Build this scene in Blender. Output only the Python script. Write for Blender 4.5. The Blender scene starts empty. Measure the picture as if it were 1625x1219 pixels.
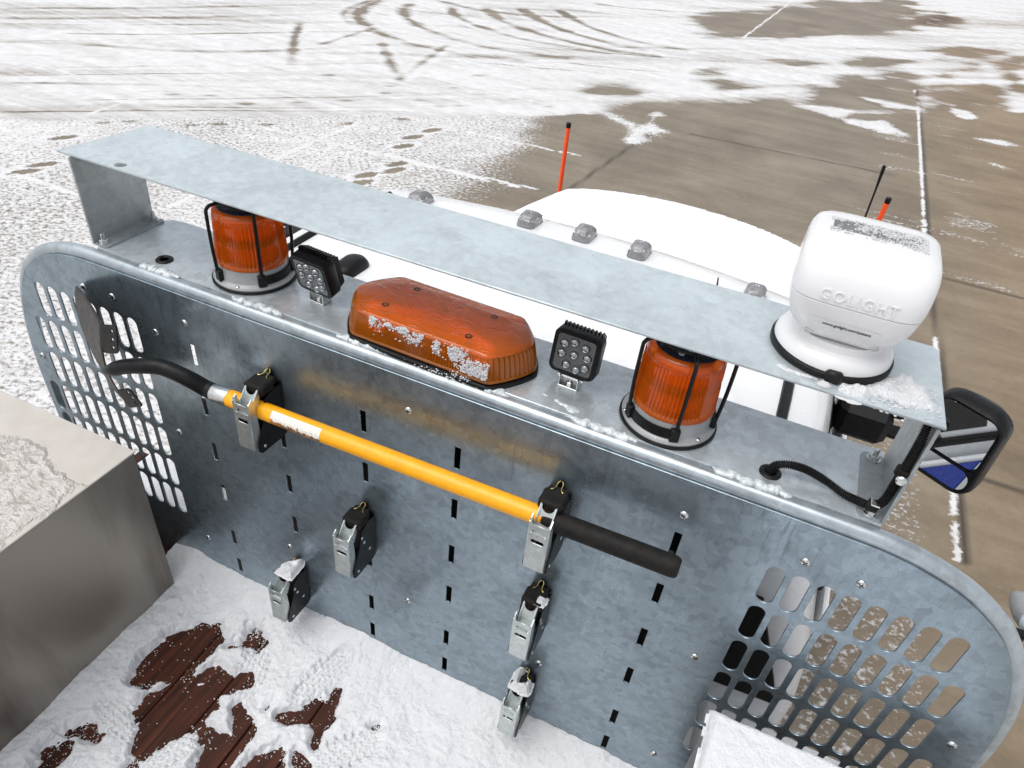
import bpy, bmesh, math, random
import numpy as np
from mathutils import Vector, Matrix

random.seed(4)
RNG = np.random.RandomState(11)
R = math.radians
scene = bpy.context.scene
col = scene.collection

# ------------------------------------------------------------------ camera
cam_data = bpy.data.cameras.new("camera")
cam = bpy.data.objects.new("camera", cam_data)
col.objects.link(cam)
right = Vector((0.907106, 0.410705, 0.092087))
down = Vector((0.318432, -0.526569, -0.788242))
fwd = Vector((-0.275245, 0.744343, -0.608436))
M = Matrix.Identity(4)
for r in range(3):
    M[r][0], M[r][1], M[r][2] = right[r], -down[r], -fwd[r]
M.translation = Vector((0.58, -0.95, 3.08))
cam.matrix_world = M
cam_data.sensor_width = 36.0
cam_data.lens = 25.1136
cam_data.clip_start = 0.02
cam_data.clip_end = 9000
scene.camera = cam

# ------------------------------------------------------------------ sky, light, exposure
SUN_EL, SUN_AZ = R(68), R(-140)
world = bpy.data.worlds.new("World")
scene.world = world
world.use_nodes = True
wn, wl = world.node_tree.nodes, world.node_tree.links
bg = wn["Background"]
sky = wn.new("ShaderNodeTexSky")
sky.sky_type = 'NISHITA'
sky.sun_disc = False
sky.sun_elevation = SUN_EL
sky.sun_rotation = SUN_AZ
sky.air_density = 1.0
sky.dust_density = 3.0
hs = wn.new("ShaderNodeHueSaturation")
hs.inputs["Saturation"].default_value = 0.22
wl.new(sky.outputs[0], hs.inputs["Color"])
wl.new(hs.outputs[0], bg.inputs[0])
bg.inputs[1].default_value = 0.13

sd = bpy.data.lights.new("sun", 'SUN')
sd.energy = 0.9
sd.angle = R(50)
sd.color = (1.0, 0.97, 0.93)
sun = bpy.data.objects.new("sun", sd)
col.objects.link(sun)
sv = Vector((math.sin(SUN_AZ) * math.cos(SUN_EL), math.cos(SUN_AZ) * math.cos(SUN_EL), math.sin(SUN_EL)))
sun.rotation_euler = sv.to_track_quat('Z', 'Y').to_euler()
sun.location = (0, 0, 12)

scene.view_settings.view_transform = 'Standard'
scene.view_settings.look = 'None'
scene.view_settings.exposure = 0.56
scene.view_settings.gamma = 1.0
scene.render.film_transparent = False
try:
    scene.cycles.max_bounces = 10
    scene.cycles.transparent_max_bounces = 24
except Exception:
    pass


# ------------------------------------------------------------------ tags and linking
def tag(o, label=None, cat=None, group=None, kind=None):
    if label: o["label"] = label
    if cat: o["category"] = cat
    if group: o["group"] = group
    if kind: o["kind"] = kind
    return o


def empty(name, loc, label, cat, group=None, rot=(0, 0, 0)):
    o = bpy.data.objects.new(name, None)
    o.empty_display_size = 0.05
    o.location = loc
    o.rotation_euler = rot
    col.objects.link(o)
    return tag(o, label, cat, group)


def children(o):
    return [c for c in list(bpy.data.objects) if c.parent == o]


def copy_tree(o, parent=None):
    c = o.copy()
    col.objects.link(c)
    if parent is not None:
        c.parent = parent
    for ch in children(o):
        copy_tree(ch, c)
    return c


# ------------------------------------------------------------------ mesh building
class MB:
    def __init__(self):
        self.v, self.f, self.mi = [], [], []

    def add(self, vs, fs, mat=0, m=None):
        n = len(self.v)
        if m is not None:
            vs = [m @ Vector(p) for p in vs]
        self.v += [tuple(p) for p in vs]
        self.f += [tuple(i + n for i in f) for f in fs]
        self.mi += [mat] * len(fs)
        return self

    def box(self, c, s, bev=0.0, m=None, mat=0):
        x, y, z = s[0] / 2, s[1] / 2, s[2] / 2
        if bev <= 0:
            vs = [(sx * x, sy * y, sz * z) for sx in (-1, 1) for sy in (-1, 1) for sz in (-1, 1)]
            fs = [(0, 1, 3, 2), (4, 6, 7, 5), (0, 4, 5, 1), (2, 3, 7, 6), (0, 2, 6, 4), (1, 5, 7, 3)]
        else:
            b = min(bev, x * .98, y * .98, z * .98)
            vs, idx = [], {}
            for sx in (-1, 1):
                for sy in (-1, 1):
                    for sz in (-1, 1):
                        for a in range(3):
                            p = [x - b, y - b, z - b]
                            p[a] = (x, y, z)[a]
                            idx[(sx, sy, sz, a)] = len(vs)
                            vs.append((sx * p[0], sy * p[1], sz * p[2]))
            fs = []
            S = (-1, 1)
            for a in range(3):
                o1, o2 = (a + 1) % 3, (a + 2) % 3
                for s_ in S:
                    q = []
                    for u, w in ((-1, -1), (1, -1), (1, 1), (-1, 1)):
                        k = [0, 0, 0]; k[a] = s_; k[o1] = u; k[o2] = w
                        q.append(idx[(k[0], k[1], k[2], a)])
                    fs.append(tuple(q if s_ > 0 else q[::-1]))
                # edges along axis a
                for u in S:
                    for w in S:
                        k0 = [0, 0, 0]; k0[a] = -1; k0[o1] = u; k0[o2] = w
                        k1 = list(k0); k1[a] = 1
                        q = [idx[(*k0, o1)], idx[(*k1, o1)], idx[(*k1, o2)], idx[(*k0, o2)]]
                        fs.append(tuple(q if u * w < 0 else q[::-1]))
            for sx in S:
                for sy in S:
                    for sz in S:
                        q = [idx[(sx, sy, sz, a)] for a in range(3)]
                        fs.append(tuple(q if sx * sy * sz > 0 else q[::-1]))
        vs = [(p[0] + c[0], p[1] + c[1], p[2] + c[2]) for p in vs]
        return self.add(vs, fs, mat, m)

    def lathe(self, prof, n=48, m=None, mat=0, fn=None, cap=True):
        """prof: list of (radius, z); fn(r,z,angle)->r"""
        vs, fs = [], []
        for r_, z_ in prof:
            for k in range(n):
                a = 2 * math.pi * k / n
                rr = fn(r_, z_, k) if fn else r_
                vs.append((rr * math.cos(a), rr * math.sin(a), z_))
        for i in range(len(prof) - 1):
            for k in range(n):
                k2 = (k + 1) % n
                fs.append((i * n + k, i * n + k2, (i + 1) * n + k2, (i + 1) * n + k))
        if cap:
            if prof[0][0] > 1e-5: fs.append(tuple(range(n))[::-1])
            if prof[-1][0] > 1e-5: fs.append(tuple((len(prof) - 1) * n + k for k in range(n)))
        return self.add(vs, fs, mat, m)

    def tube(self, pts, rad, n=12, m=None, mat=0, cap=True, squash=None):
        P = [Vector(p) for p in pts]
        rads = rad if isinstance(rad, (list, tuple)) else [rad] * len(P)
        vs, fs = [], []
        up = None
        for i, p in enumerate(P):
            t = (P[min(i + 1, len(P) - 1)] - P[max(i - 1, 0)]).normalized()
            if up is None:
                up = Vector((0, 0, 1)) if abs(t.z) < .9 else Vector((1, 0, 0))
            u = (up - t * up.dot(t)).normalized()
            w = t.cross(u)
            up = u
            for k in range(n):
                a = 2 * math.pi * k / n
                vs.append(p + (u * math.cos(a) + w * math.sin(a) * (squash or 1)) * rads[i])
        for i in range(len(P) - 1):
            for k in range(n):
                k2 = (k + 1) % n
                fs.append((i * n + k, i * n + k2, (i + 1) * n + k2, (i + 1) * n + k))
        if cap:
            fs.append(tuple(range(n))[::-1])
            fs.append(tuple((len(P) - 1) * n + k for k in range(n)))
        return self.add(vs, fs, mat, m)

    def rings(self, rings, m=None, mat=0, cap=True, closed=True):
        n = len(rings[0])
        vs = [p for r_ in rings for p in r_]
        fs = []
        for i in range(len(rings) - 1):
            for k in range(n if closed else n - 1):
                k2 = (k + 1) % n
                fs.append((i * n + k, i * n + k2, (i + 1) * n + k2, (i + 1) * n + k))
        if cap:
            fs.append(tuple(range(n))[::-1])
            fs.append(tuple((len(rings) - 1) * n + k for k in range(n)))
        return self.add(vs, fs, mat, m)

    def prism(self, poly, a, b, axis='x', m=None, mat=0):
        """poly in the plane across axis; extruded from a to b"""
        n = len(poly)
        def P(u, w, t):
            return (t, u, w) if axis == 'x' else ((u, t, w) if axis == 'y' else (u, w, t))
        vs = [P(u, w, a) for u, w in poly] + [P(u, w, b) for u, w in poly]
        fs = [tuple(range(n))[::-1], tuple(range(n, 2 * n))]
        for k in range(n):
            k2 = (k + 1) % n
            fs.append((k, k2, n + k2, n + k))
        return self.add(vs, fs, mat, m)

    def build(self, name, mats, parent=None, smooth=35, loc=None):
        me = bpy.data.meshes.new(name)
        me.from_pydata(self.v, [], self.f)
        if not isinstance(mats, (list, tuple)): mats = [mats]
        for mm in mats: me.materials.append(mm)
        if len(mats) > 1:
            me.polygons.foreach_set("material_index", self.mi)
        bm = bmesh.new(); bm.from_mesh(me)
        bmesh.ops.recalc_face_normals(bm, faces=bm.faces)
        bm.to_mesh(me); bm.free()
        if smooth:
            me.polygons.foreach_set("use_smooth", [True] * len(me.polygons))
            me.set_sharp_from_angle(angle=R(smooth))
        me.update()
        o = bpy.data.objects.new(name, me)
        col.objects.link(o)
        if parent is not None: o.parent = parent
        if loc is not None: o.location = loc
        return o


def link_mesh(name, me, mats, parent=None, smooth=0):
    if not isinstance(mats, (list, tuple)): mats = [mats]
    me.materials.clear()
    for mm in mats: me.materials.append(mm)
    if smooth:
        me.polygons.foreach_set("use_smooth", [True] * len(me.polygons))
        me.set_sharp_from_angle(angle=R(smooth))
    o = bpy.data.objects.new(name, me)
    col.objects.link(o)
    if parent is not None: o.parent = parent
    return o


def plate(name, loops, thick, mats, matrix, parent=None, bevel=0.0):
    """flat sheet with holes: first loop is the outline, the rest are holes"""
    cu = bpy.data.curves.new(name, 'CURVE')
    cu.dimensions = '2D'
    cu.fill_mode = 'BOTH'
    cu.extrude = thick / 2 - bevel
    cu.bevel_depth = bevel
    cu.bevel_resolution = 0
    cu.offset = -bevel
    for lp in loops:
        sp = cu.splines.new('POLY')
        sp.points.add(len(lp) - 1)
        for p, q in zip(sp.points, lp):
            p.co = (q[0], q[1], 0, 1)
        sp.use_cyclic_u = True
    to = bpy.data.objects.new(name, cu)
    col.objects.link(to)
    me = bpy.data.meshes.new_from_object(to.evaluated_get(bpy.context.evaluated_depsgraph_get()))
    bpy.data.objects.remove(to)
    bpy.data.curves.remove(cu)
    me.name = name
    me.transform(matrix)
    return link_mesh(name, me, mats, parent)


def text_mesh(name, body, size, depth, mat, matrix, parent=None, spacing=1.0, bevel=0.0, xscale=1.0):
    cu = bpy.data.curves.new(name, 'FONT')
    cu.body = body
    cu.size = size
    cu.extrude = depth
    cu.bevel_depth = bevel
    cu.align_x = 'CENTER'
    cu.align_y = 'CENTER'
    cu.space_character = spacing
    cu.resolution_u = 4
    to = bpy.data.objects.new(name, cu)
    col.objects.link(to)
    me = bpy.data.meshes.new_from_object(to.evaluated_get(bpy.context.evaluated_depsgraph_get()))
    bpy.data.objects.remove(to)
    bpy.data.curves.remove(cu)
    me.name = name
    me.transform(matrix @ Matrix.Diagonal((xscale, 1, 1, 1)))
    return link_mesh(name, me, mat, parent)


XZ = Matrix(((1, 0, 0, 0), (0, 0, -1, 0), (0, 1, 0, 0), (0, 0, 0, 1)))   # 2D (x,y) -> world (x, z), normal -y


def stadium(cx, cy, w, h, n=8):
    r_ = w / 2
    pts = []
    for k in range(n + 1):
        a = math.pi * k / n
        pts.append((cx + r_ * math.cos(a), cy + h / 2 - r_ + r_ * math.sin(a)))
    for k in range(n + 1):
        a = math.pi + math.pi * k / n
        pts.append((cx + r_ * math.cos(a), cy - h / 2 + r_ + r_ * math.sin(a)))
    return pts


def circle(cx, cy, r_, n=20):
    return [(cx + r_ * math.cos(2 * math.pi * k / n), cy + r_ * math.sin(2 * math.pi * k / n)) for k in range(n)]


def rrect(cx, cy, w, h, r_, n=5):
    pts = []
    for sx, sy, a0 in ((1, 1, 0), (-1, 1, 90), (-1, -1, 180), (1, -1, 270)):
        for k in range(n + 1):
            a = R(a0 + 90 * k / n)
            pts.append((cx + sx * (w / 2 - r_) + r_ * math.cos(a), cy + sy * (h / 2 - r_) + r_ * math.sin(a)))
    return pts


def catmull(pts, n=6):
    P = [Vector(p) for p in pts]
    P = [P[0] * 2 - P[1]] + P + [P[-1] * 2 - P[-2]]
    out = []
    for i in range(1, len(P) - 2):
        for k in range(n):
            t = k / n
            a, b, c, d = P[i - 1], P[i], P[i + 1], P[i + 2]
            out.append(0.5 * (2 * b + (c - a) * t + (2 * a - 5 * b + 4 * c - d) * t * t + (3 * b - a - 3 * c + d) * t ** 3))
    out.append(P[-2])
    return out


# numpy value noise
_T = RNG.rand(512, 512)


def vnoise(x, y):
    xi, yi = np.floor(x).astype(int), np.floor(y).astype(int)
    fx, fy = x - xi, y - yi
    fx = fx * fx * (3 - 2 * fx); fy = fy * fy * (3 - 2 * fy)
    a = _T[xi % 512, yi % 512]; b = _T[(xi + 1) % 512, yi % 512]
    c = _T[xi % 512, (yi + 1) % 512]; d = _T[(xi + 1) % 512, (yi + 1) % 512]
    return (a * (1 - fx) + b * fx) * (1 - fy) + (c * (1 - fx) + d * fx) * fy


def fbm(x, y, oct=4, gain=.5):
    s, a, t = 0, 1.0, 0
    for o in range(oct):
        s = s + a * vnoise(x * 2 ** o + 17.3 * o, y * 2 ** o + 9.1 * o)
        t += a; a *= gain
    return s / t


def seg_dist(X, Y, pts, closed=False):
    d = np.full(X.shape, 1e9)
    L = list(pts) + ([pts[0]] if closed else [])
    for (ax, ay), (bx, by) in zip(L[:-1], L[1:]):
        dx, dy = bx - ax, by - ay
        q = dx * dx + dy * dy + 1e-12
        t = np.clip(((X - ax) * dx + (Y - ay) * dy) / q, 0, 1)
        d = np.minimum(d, np.hypot(X - ax - t * dx, Y - ay - t * dy))
    return d


def path_dist(X, Y, pts):
    d = np.full(X.shape, 1e9); T = np.zeros(X.shape)
    n = len(pts) - 1
    for i, ((ax, ay), (bx, by)) in enumerate(zip(pts[:-1], pts[1:])):
        dx, dy = bx - ax, by - ay
        t = np.clip(((X - ax) * dx + (Y - ay) * dy) / (dx * dx + dy * dy + 1e-12), 0, 1)
        q = np.hypot(X - ax - t * dx, Y - ay - t * dy)
        c = q < d
        d = np.where(c, q, d); T = np.where(c, (i + t) / n, T)
    return d, T


def poly_sdf(X, Y, pts):
    """signed distance, positive inside"""
    inside = np.zeros(X.shape, bool)
    L = list(pts) + [pts[0]]
    for (ax, ay), (bx, by) in zip(L[:-1], L[1:]):
        c = ((ay > Y) != (by > Y)) & (X < (bx - ax) * (Y - ay) / ((by - ay) if by != ay else 1e-12) + ax)
        inside ^= c
    d = seg_dist(X, Y, pts, True)
    return np.where(inside, d, -d)


def sstep(x, a, b):
    t = np.clip((x - a) / (b - a), 0, 1)
    return t * t * (3 - 2 * t)


def grid_mesh(name, xs, ys, Z, mat, parent=None, attr=None, keep=None, smooth=True):
    nx, ny = len(xs), len(ys)
    X, Y = np.meshgrid(xs, ys, indexing='ij')
    co = np.stack([X, Y, Z], -1).reshape(-1, 3).astype(np.float32)
    i, j = np.meshgrid(np.arange(nx - 1), np.arange(ny - 1), indexing='ij')
    a = (i * ny + j).ravel()
    quads = np.stack([a, a + ny, a + ny + 1, a + 1], -1)
    if keep is not None:
        kf = keep.reshape(-1)
        quads = quads[kf[quads].any(1)]
        used = np.unique(quads)
        rem = np.zeros(len(co), int); rem[used] = np.arange(len(used))
        co = co[used]; quads = rem[quads]
    me = bpy.data.meshes.new(name)
    me.vertices.add(len(co)); me.vertices.foreach_set("co", co.ravel())
    me.loops.add(quads.size); me.loops.foreach_set("vertex_index", quads.ravel().astype(np.int32))
    me.polygons.add(len(quads))
    me.polygons.foreach_set("loop_start", np.arange(0, quads.size, 4, dtype=np.int32))
    me.polygons.foreach_set("loop_total", np.full(len(quads), 4, np.int32))
    me.update(calc_edges=True)
    if smooth: me.polygons.foreach_set("use_smooth", [True] * len(me.polygons))
    if attr is not None:
        for an, val in attr.items():
            val = val.reshape(-1)
            if keep is not None: val = val[used]
            at = me.attributes.new(an, 'FLOAT', 'POINT')
            at.data.foreach_set("value", val.astype(np.float32))
    me.materials.append(mat)
    o = bpy.data.objects.new(name, me)
    col.objects.link(o)
    if parent is not None: o.parent = parent
    return o


# ------------------------------------------------------------------ materials
class NT:
    """small node helper"""
    def __init__(self, name):
        self.mat = bpy.data.materials.new(name)
        self.mat.use_nodes = True
        self.n, self.l = self.mat.node_tree.nodes, self.mat.node_tree.links
        self.p = self.n["Principled BSDF"]
        self.out = self.n["Material Output"]
        self._tc = None

    def tc(self):
        if self._tc is None: self._tc = self.n.new("ShaderNodeTexCoord")
        return self._tc.outputs["Object"]

    def set(self, **k):
        for a, b in k.items():
            self.sock(self.p.inputs[a.replace("_", " ")], b)
        return self

    def sock(self, s, v):
        if hasattr(v, "links") or isinstance(v, bpy.types.NodeSocket):
            self.l.new(v, s)
        else:
            if isinstance(v, (tuple, list)) and len(v) == 3 and s.type == 'RGBA': v = (*v, 1)
            s.default_value = v

    def map(self, scale=(1, 1, 1), rot=(0, 0, 0), src=None):
        m = self.n.new("ShaderNodeMapping")
        m.inputs["Scale"].default_value = scale
        m.inputs["Rotation"].default_value = rot
        self.l.new(src or self.tc(), m.inputs["Vector"])
        return m.outputs[0]

    def noise(self, scale, detail=4, rough=.55, vec=None, dist=0.0):
        t = self.n.new("ShaderNodeTexNoise")
        t.inputs["Scale"].default_value = scale
        t.inputs["Detail"].default_value = detail
        t.inputs["Roughness"].default_value = rough
        t.inputs["Distortion"].default_value = dist
        self.l.new(vec or self.tc(), t.inputs["Vector"])
        return t.outputs["Fac"]

    def voro(self, scale, vec=None, feature='F1', out="Color", rnd=1.0):
        t = self.n.new("ShaderNodeTexVoronoi")
        t.feature = feature
        t.inputs["Scale"].default_value = scale
        t.inputs["Randomness"].default_value = rnd
        self.l.new(vec or self.tc(), t.inputs["Vector"])
        return t.outputs[out]

    def ramp(self, fac, stops, interp='LINEAR'):
        r_ = self.n.new("ShaderNodeValToRGB")
        r_.color_ramp.interpolation = interp
        e = r_.color_ramp.elements
        while len(e) < len(stops): e.new(.5)
        for el, (p, c) in zip(e, stops):
            el.position = p
            el.color = (c, c, c, 1) if isinstance(c, (int, float)) else (*c, 1)
        self.l.new(fac, r_.inputs[0])
        return r_.outputs[0]

    def math(self, op, a, b=0.0, c=0.0, clamp=False):
        m = self.n.new("ShaderNodeMath")
        m.operation = op
        m.use_clamp = clamp
        for s, v in zip(m.inputs, (a, b, c)): self.sock(s, v)
        return m.outputs[0]

    def mix(self, fac, a, b, mode='MIX'):
        m = self.n.new("ShaderNodeMix")
        m.data_type = 'RGBA'
        m.blend_type = mode
        self.sock(m.inputs[0], fac); self.sock(m.inputs[6], a); self.sock(m.inputs[7], b)
        return m.outputs[2]

    def bump(self, h, strength=.3, dist=.01, normal=None):
        b = self.n.new("ShaderNodeBump")
        b.inputs["Strength"].default_value = strength
        b.inputs["Distance"].default_value = dist
        self.l.new(h, b.inputs["Height"])
        if normal is not None: self.l.new(normal, b.inputs["Normal"])
        return b.outputs[0]

    def attr(self, name):
        a = self.n.new("ShaderNodeAttribute")
        a.attribute_name = name
        return a.outputs["Fac"]

    def sep(self, src=None):
        s = self.n.new("ShaderNodeSeparateXYZ")
        self.l.new(src or self.tc(), s.inputs[0])
        return s.outputs


def simple(name, c, rough=.5, metal=0.0, var=.12, scale=25, bump=0.0, bscale=200, coat=0.0, spec=None):
    t = NT(name)
    if spec is not None: t.p.inputs["Specular IOR Level"].default_value = spec
    n = t.noise(scale, 4)
    lo = tuple(x * (1 - var) for x in c); hi = tuple(min(1, x * (1 + var)) for x in c)
    t.set(Base_Color=t.ramp(n, [(.3, lo), (.7, hi)]), Metallic=metal)
    t.set(Roughness=t.ramp(t.noise(scale * 2.3, 3), [(.3, max(0, rough - .08)), (.7, min(1, rough + .08))]))
    if bump: t.set(Normal=t.bump(t.noise(bscale, 3), bump, .002))
    if coat: t.p.inputs["Coat Weight"].default_value = coat
    return t.mat


def galvanised(name, base, rough, metal, frost=0.0, scratch=.5, drips=0.0, spangle=.16):
    t = NT(name)
    # spangle: angular zinc crystals of slightly different tone
    wv = t.n.new('ShaderNodeMix'); wv.data_type = 'VECTOR'; wv.inputs[0].default_value = .012
    nz = t.n.new('ShaderNodeTexNoise'); nz.inputs['Scale'].default_value = 60; t.l.new(t.tc(), nz.inputs['Vector'])
    t.l.new(t.tc(), wv.inputs[4]); t.l.new(nz.outputs['Color'], wv.inputs[5])
    sp = t.voro(62, vec=t.map((1, 1, 1), (0.3, 0.2, 0.5), wv.outputs[1]))
    spg = t.sep(sp)[0]
    cl = t.noise(5.5, 6, .6, dist=.6)
    fine = t.noise(70, 4, .6)
    k = t.math('ADD', t.math('MULTIPLY', t.math('SUBTRACT', spg, .2), spangle), t.math('ADD', t.math('MULTIPLY', cl, .55), t.math('MULTIPLY', fine, .22)))
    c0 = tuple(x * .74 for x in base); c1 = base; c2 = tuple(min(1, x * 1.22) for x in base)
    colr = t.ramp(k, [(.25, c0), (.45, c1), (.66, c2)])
    # scratches and scuffs in two directions
    s1 = t.noise(1, 3, .7, vec=t.map((9, 9, 240), (.1, .25, .1)))
    s2 = t.noise(1, 3, .7, vec=t.map((230, 14, 8), (.1, .12, .1)))
    sc = t.math('MAXIMUM', t.ramp(s1, [(.64, 0.0), (.74, 1.0)]), t.ramp(s2, [(.64, 0.0), (.74, 1.0)]))
    colr = t.mix(t.math('MULTIPLY', sc, .22 * scratch), colr, tuple(x * .45 for x in base))
    # dark specks
    d = t.ramp(t.noise(150, 1, .5), [(.73, 0.0), (.80, 1.0)])
    colr = t.mix(t.math('MULTIPLY', d, .45), colr, tuple(x * .35 for x in base))
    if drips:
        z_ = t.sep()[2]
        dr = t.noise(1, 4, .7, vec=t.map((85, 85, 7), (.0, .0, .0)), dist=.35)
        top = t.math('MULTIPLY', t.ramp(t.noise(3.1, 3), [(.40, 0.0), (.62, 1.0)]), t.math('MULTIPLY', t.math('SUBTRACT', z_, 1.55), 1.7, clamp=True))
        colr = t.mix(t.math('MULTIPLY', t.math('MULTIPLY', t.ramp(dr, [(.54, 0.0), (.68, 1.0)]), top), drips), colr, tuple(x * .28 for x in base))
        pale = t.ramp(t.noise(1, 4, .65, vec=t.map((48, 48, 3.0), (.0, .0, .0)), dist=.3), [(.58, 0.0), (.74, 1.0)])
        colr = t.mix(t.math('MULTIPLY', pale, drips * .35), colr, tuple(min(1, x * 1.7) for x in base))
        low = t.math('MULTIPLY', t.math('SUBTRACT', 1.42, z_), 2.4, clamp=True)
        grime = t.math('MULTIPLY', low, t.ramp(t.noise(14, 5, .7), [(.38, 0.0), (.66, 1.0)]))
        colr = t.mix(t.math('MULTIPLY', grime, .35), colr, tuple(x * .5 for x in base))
    rg = t.ramp(t.noise(9, 5, .65, dist=.4), [(.3, rough - .1), (.7, rough + .12)])
    bm = t.bump(fine, .06, .002)
    if frost:
        # thin frozen film: smooth runs with raised edges
        w = t.noise(7, 5, .6, vec=t.map((1, 2.2, 1), (0, 0, .3)), dist=1.4)
        film = t.ramp(w, [(.44, 0.0), (.49, 1.0), (.53, 1.0), (.60, .0)])
        film2 = t.ramp(t.noise(3.2, 6, .65, dist=.8), [(.46, 0.0), (.56, 1.0)])
        colr = t.mix(t.math('MULTIPLY', film2, frost * .30), colr, tuple(min(1, x * 1.25) for x in base))
        rip = t.noise(26, 3, .5, vec=t.map((1, 3.2, 1), (0, 0, .25)), dist=.8)
        h = t.math('ADD', t.math('MULTIPLY', film, .6), t.math('MULTIPLY', rip, t.math('MULTIPLY', film2, .9)))
        bm = t.bump(h, .13 * frost, .004, bm)
        t.p.inputs["Coat Weight"].default_value = .25
        t.p.inputs["Coat Roughness"].default_value = .18
    t.set(Base_Color=colr, Metallic=metal, Roughness=rg, Normal=bm)
    return t.mat


def snow_mat(name, bumpy=.5, sc=60, tint=(.86, .87, .89)):
    t = NT(name)
    n = t.noise(sc, 6, .65)
    t.set(Base_Color=t.ramp(t.noise(sc * .3, 5), [(.3, tuple(x * .95 for x in tint)), (.65, tint)]), Roughness=.75,
          Normal=t.bump(n, bumpy, .012))
    t.p.inputs["Specular IOR Level"].default_value = .25
    return t.mat

# galvanised sheet: frosted tops; the bare upright panel's base colour is darkened for shade
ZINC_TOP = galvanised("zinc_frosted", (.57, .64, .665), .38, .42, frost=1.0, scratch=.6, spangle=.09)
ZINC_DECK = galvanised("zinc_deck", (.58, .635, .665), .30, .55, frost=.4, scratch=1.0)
ZINC = galvanised("zinc_panel_shaded", (.285, .350, .398), .31, .8, scratch=1.4, drips=.5, spangle=.22)
ZINC_RIM = galvanised("zinc_rim", (.43, .48, .51), .34, .7, scratch=.6)
ZINC_DULL = galvanised("zinc_dull", (.36, .39, .40), .5, .6, scratch=.8)
STEEL = simple("bright_steel", (.62, .63, .62), .25, 1.0, .1, 60, .05)
PASS = simple("zinc_plated", (.60, .64, .63), .32, .85, .14, 45, .06)
BRASS = simple("yellow_zinc", (.55, .45, .16), .3, 1.0, .15, 80)
BLACK = simple("black_plastic", (.007, .007, .008), .42, 0, .4, 60, .08, 400, spec=.22)
BLACK_MATTE = simple("black_rubber", (.011, .010, .009), .65, 0, .4, 50, .12, 300, spec=.22)
GASKET = simple("black_gasket", (.01, .01, .01), .45, 0, .3, 50, spec=.22)
POWDER = simple("black_powder_coat", (.006, .006, .006), .35, 0, .3, 200, .15, 900, spec=.22)
BLACK_STEEL = simple("worn_black_blade", (.020, .015, .011), .42, .1, .35, 30, .06, 120, spec=.3)
WHITE_PAINT = simple("white_paint", (.80, .81, .82), .25, 0, .03, 6, 0, 200, .5)
WHITE_PLASTIC = simple("white_gloss_plastic", (.72, .72, .725), .22, 0, .015, 20, 0, 200, .3)
GREY_BASE = simple("grey_cast_base", (.36, .37, .38), .4, .25, .08, 60, .1, 700)
DARK_GLASS = simple("dark_window_glass", (.006, .007, .008), .06, 0, .2, 4)
ORANGE = simple("fluorescent_orange", (1.0, .09, .012), .4, 0, .05, 30)
NAVY = simple("navy_cap", (.008, .009, .02), .3, 0, .3, 40)
PRINT_GREY = simple("pale_print", (.55, .56, .58), .5, 0, .1, 200)
PRINT_DARK = simple("dark_print", (.03, .03, .035), .5, 0, .1, 200)
BLUE = simple("blue_vinyl", (.012, .05, .42), .3, 0, .05, 20)
SNOW = snow_mat("snow", .7, 75, (.77, .785, .81))
SNOW_CLUMP = snow_mat("snow_clump", .8, 170)
SNOW_ROOF = snow_mat("snow_roof", .35, 30)


def yellow_mat():
    t = NT("yellow_fibreglass")
    n = t.noise(40, 4, .6)
    s = t.noise(1, 4, .7, vec=t.map((9, 120, 120)))
    d = t.ramp(s, [(.67, 0.0), (.76, 1.0)])
    c = t.ramp(n, [(.3, (.86, .36, .004)), (.7, (.95, .43, .006))])
    t.set(Base_Color=t.mix(t.math('MULTIPLY', d, .7), c, (.25, .09, .01)), Roughness=.38)
    return t.mat


def paper_label():
    t = NT("torn_paper_label")
    n = t.noise(90, 4, .7, vec=t.map((1, 1, 1)))
    z = t.sep()[2]
    # print lines, and the worn lower edge where the yellow and grime show through
    ln = t.math('MULTIPLY', t.ramp(t.noise(1, 2, .5, vec=t.map((420, 420, 130))), [(.58, 0.0), (.66, 1.0)]), .5)
    c = t.mix(ln, (.80, .77, .70), (.25, .22, .2))
    w = t.math('ADD', t.math('MULTIPLY', z, 26), t.noise(95, 4, .75))
    worn = t.ramp(w, [(.60, 1.0), (.65, 0.0)])
    g = t.ramp(n, [(.42, (.62, .22, .01)), (.55, (.05, .025, .01))])
    t.set(Base_Color=t.mix(worn, c, g), Roughness=.7)
    return t.mat


YELLOW = yellow_mat()
PAPER = paper_label()


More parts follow.
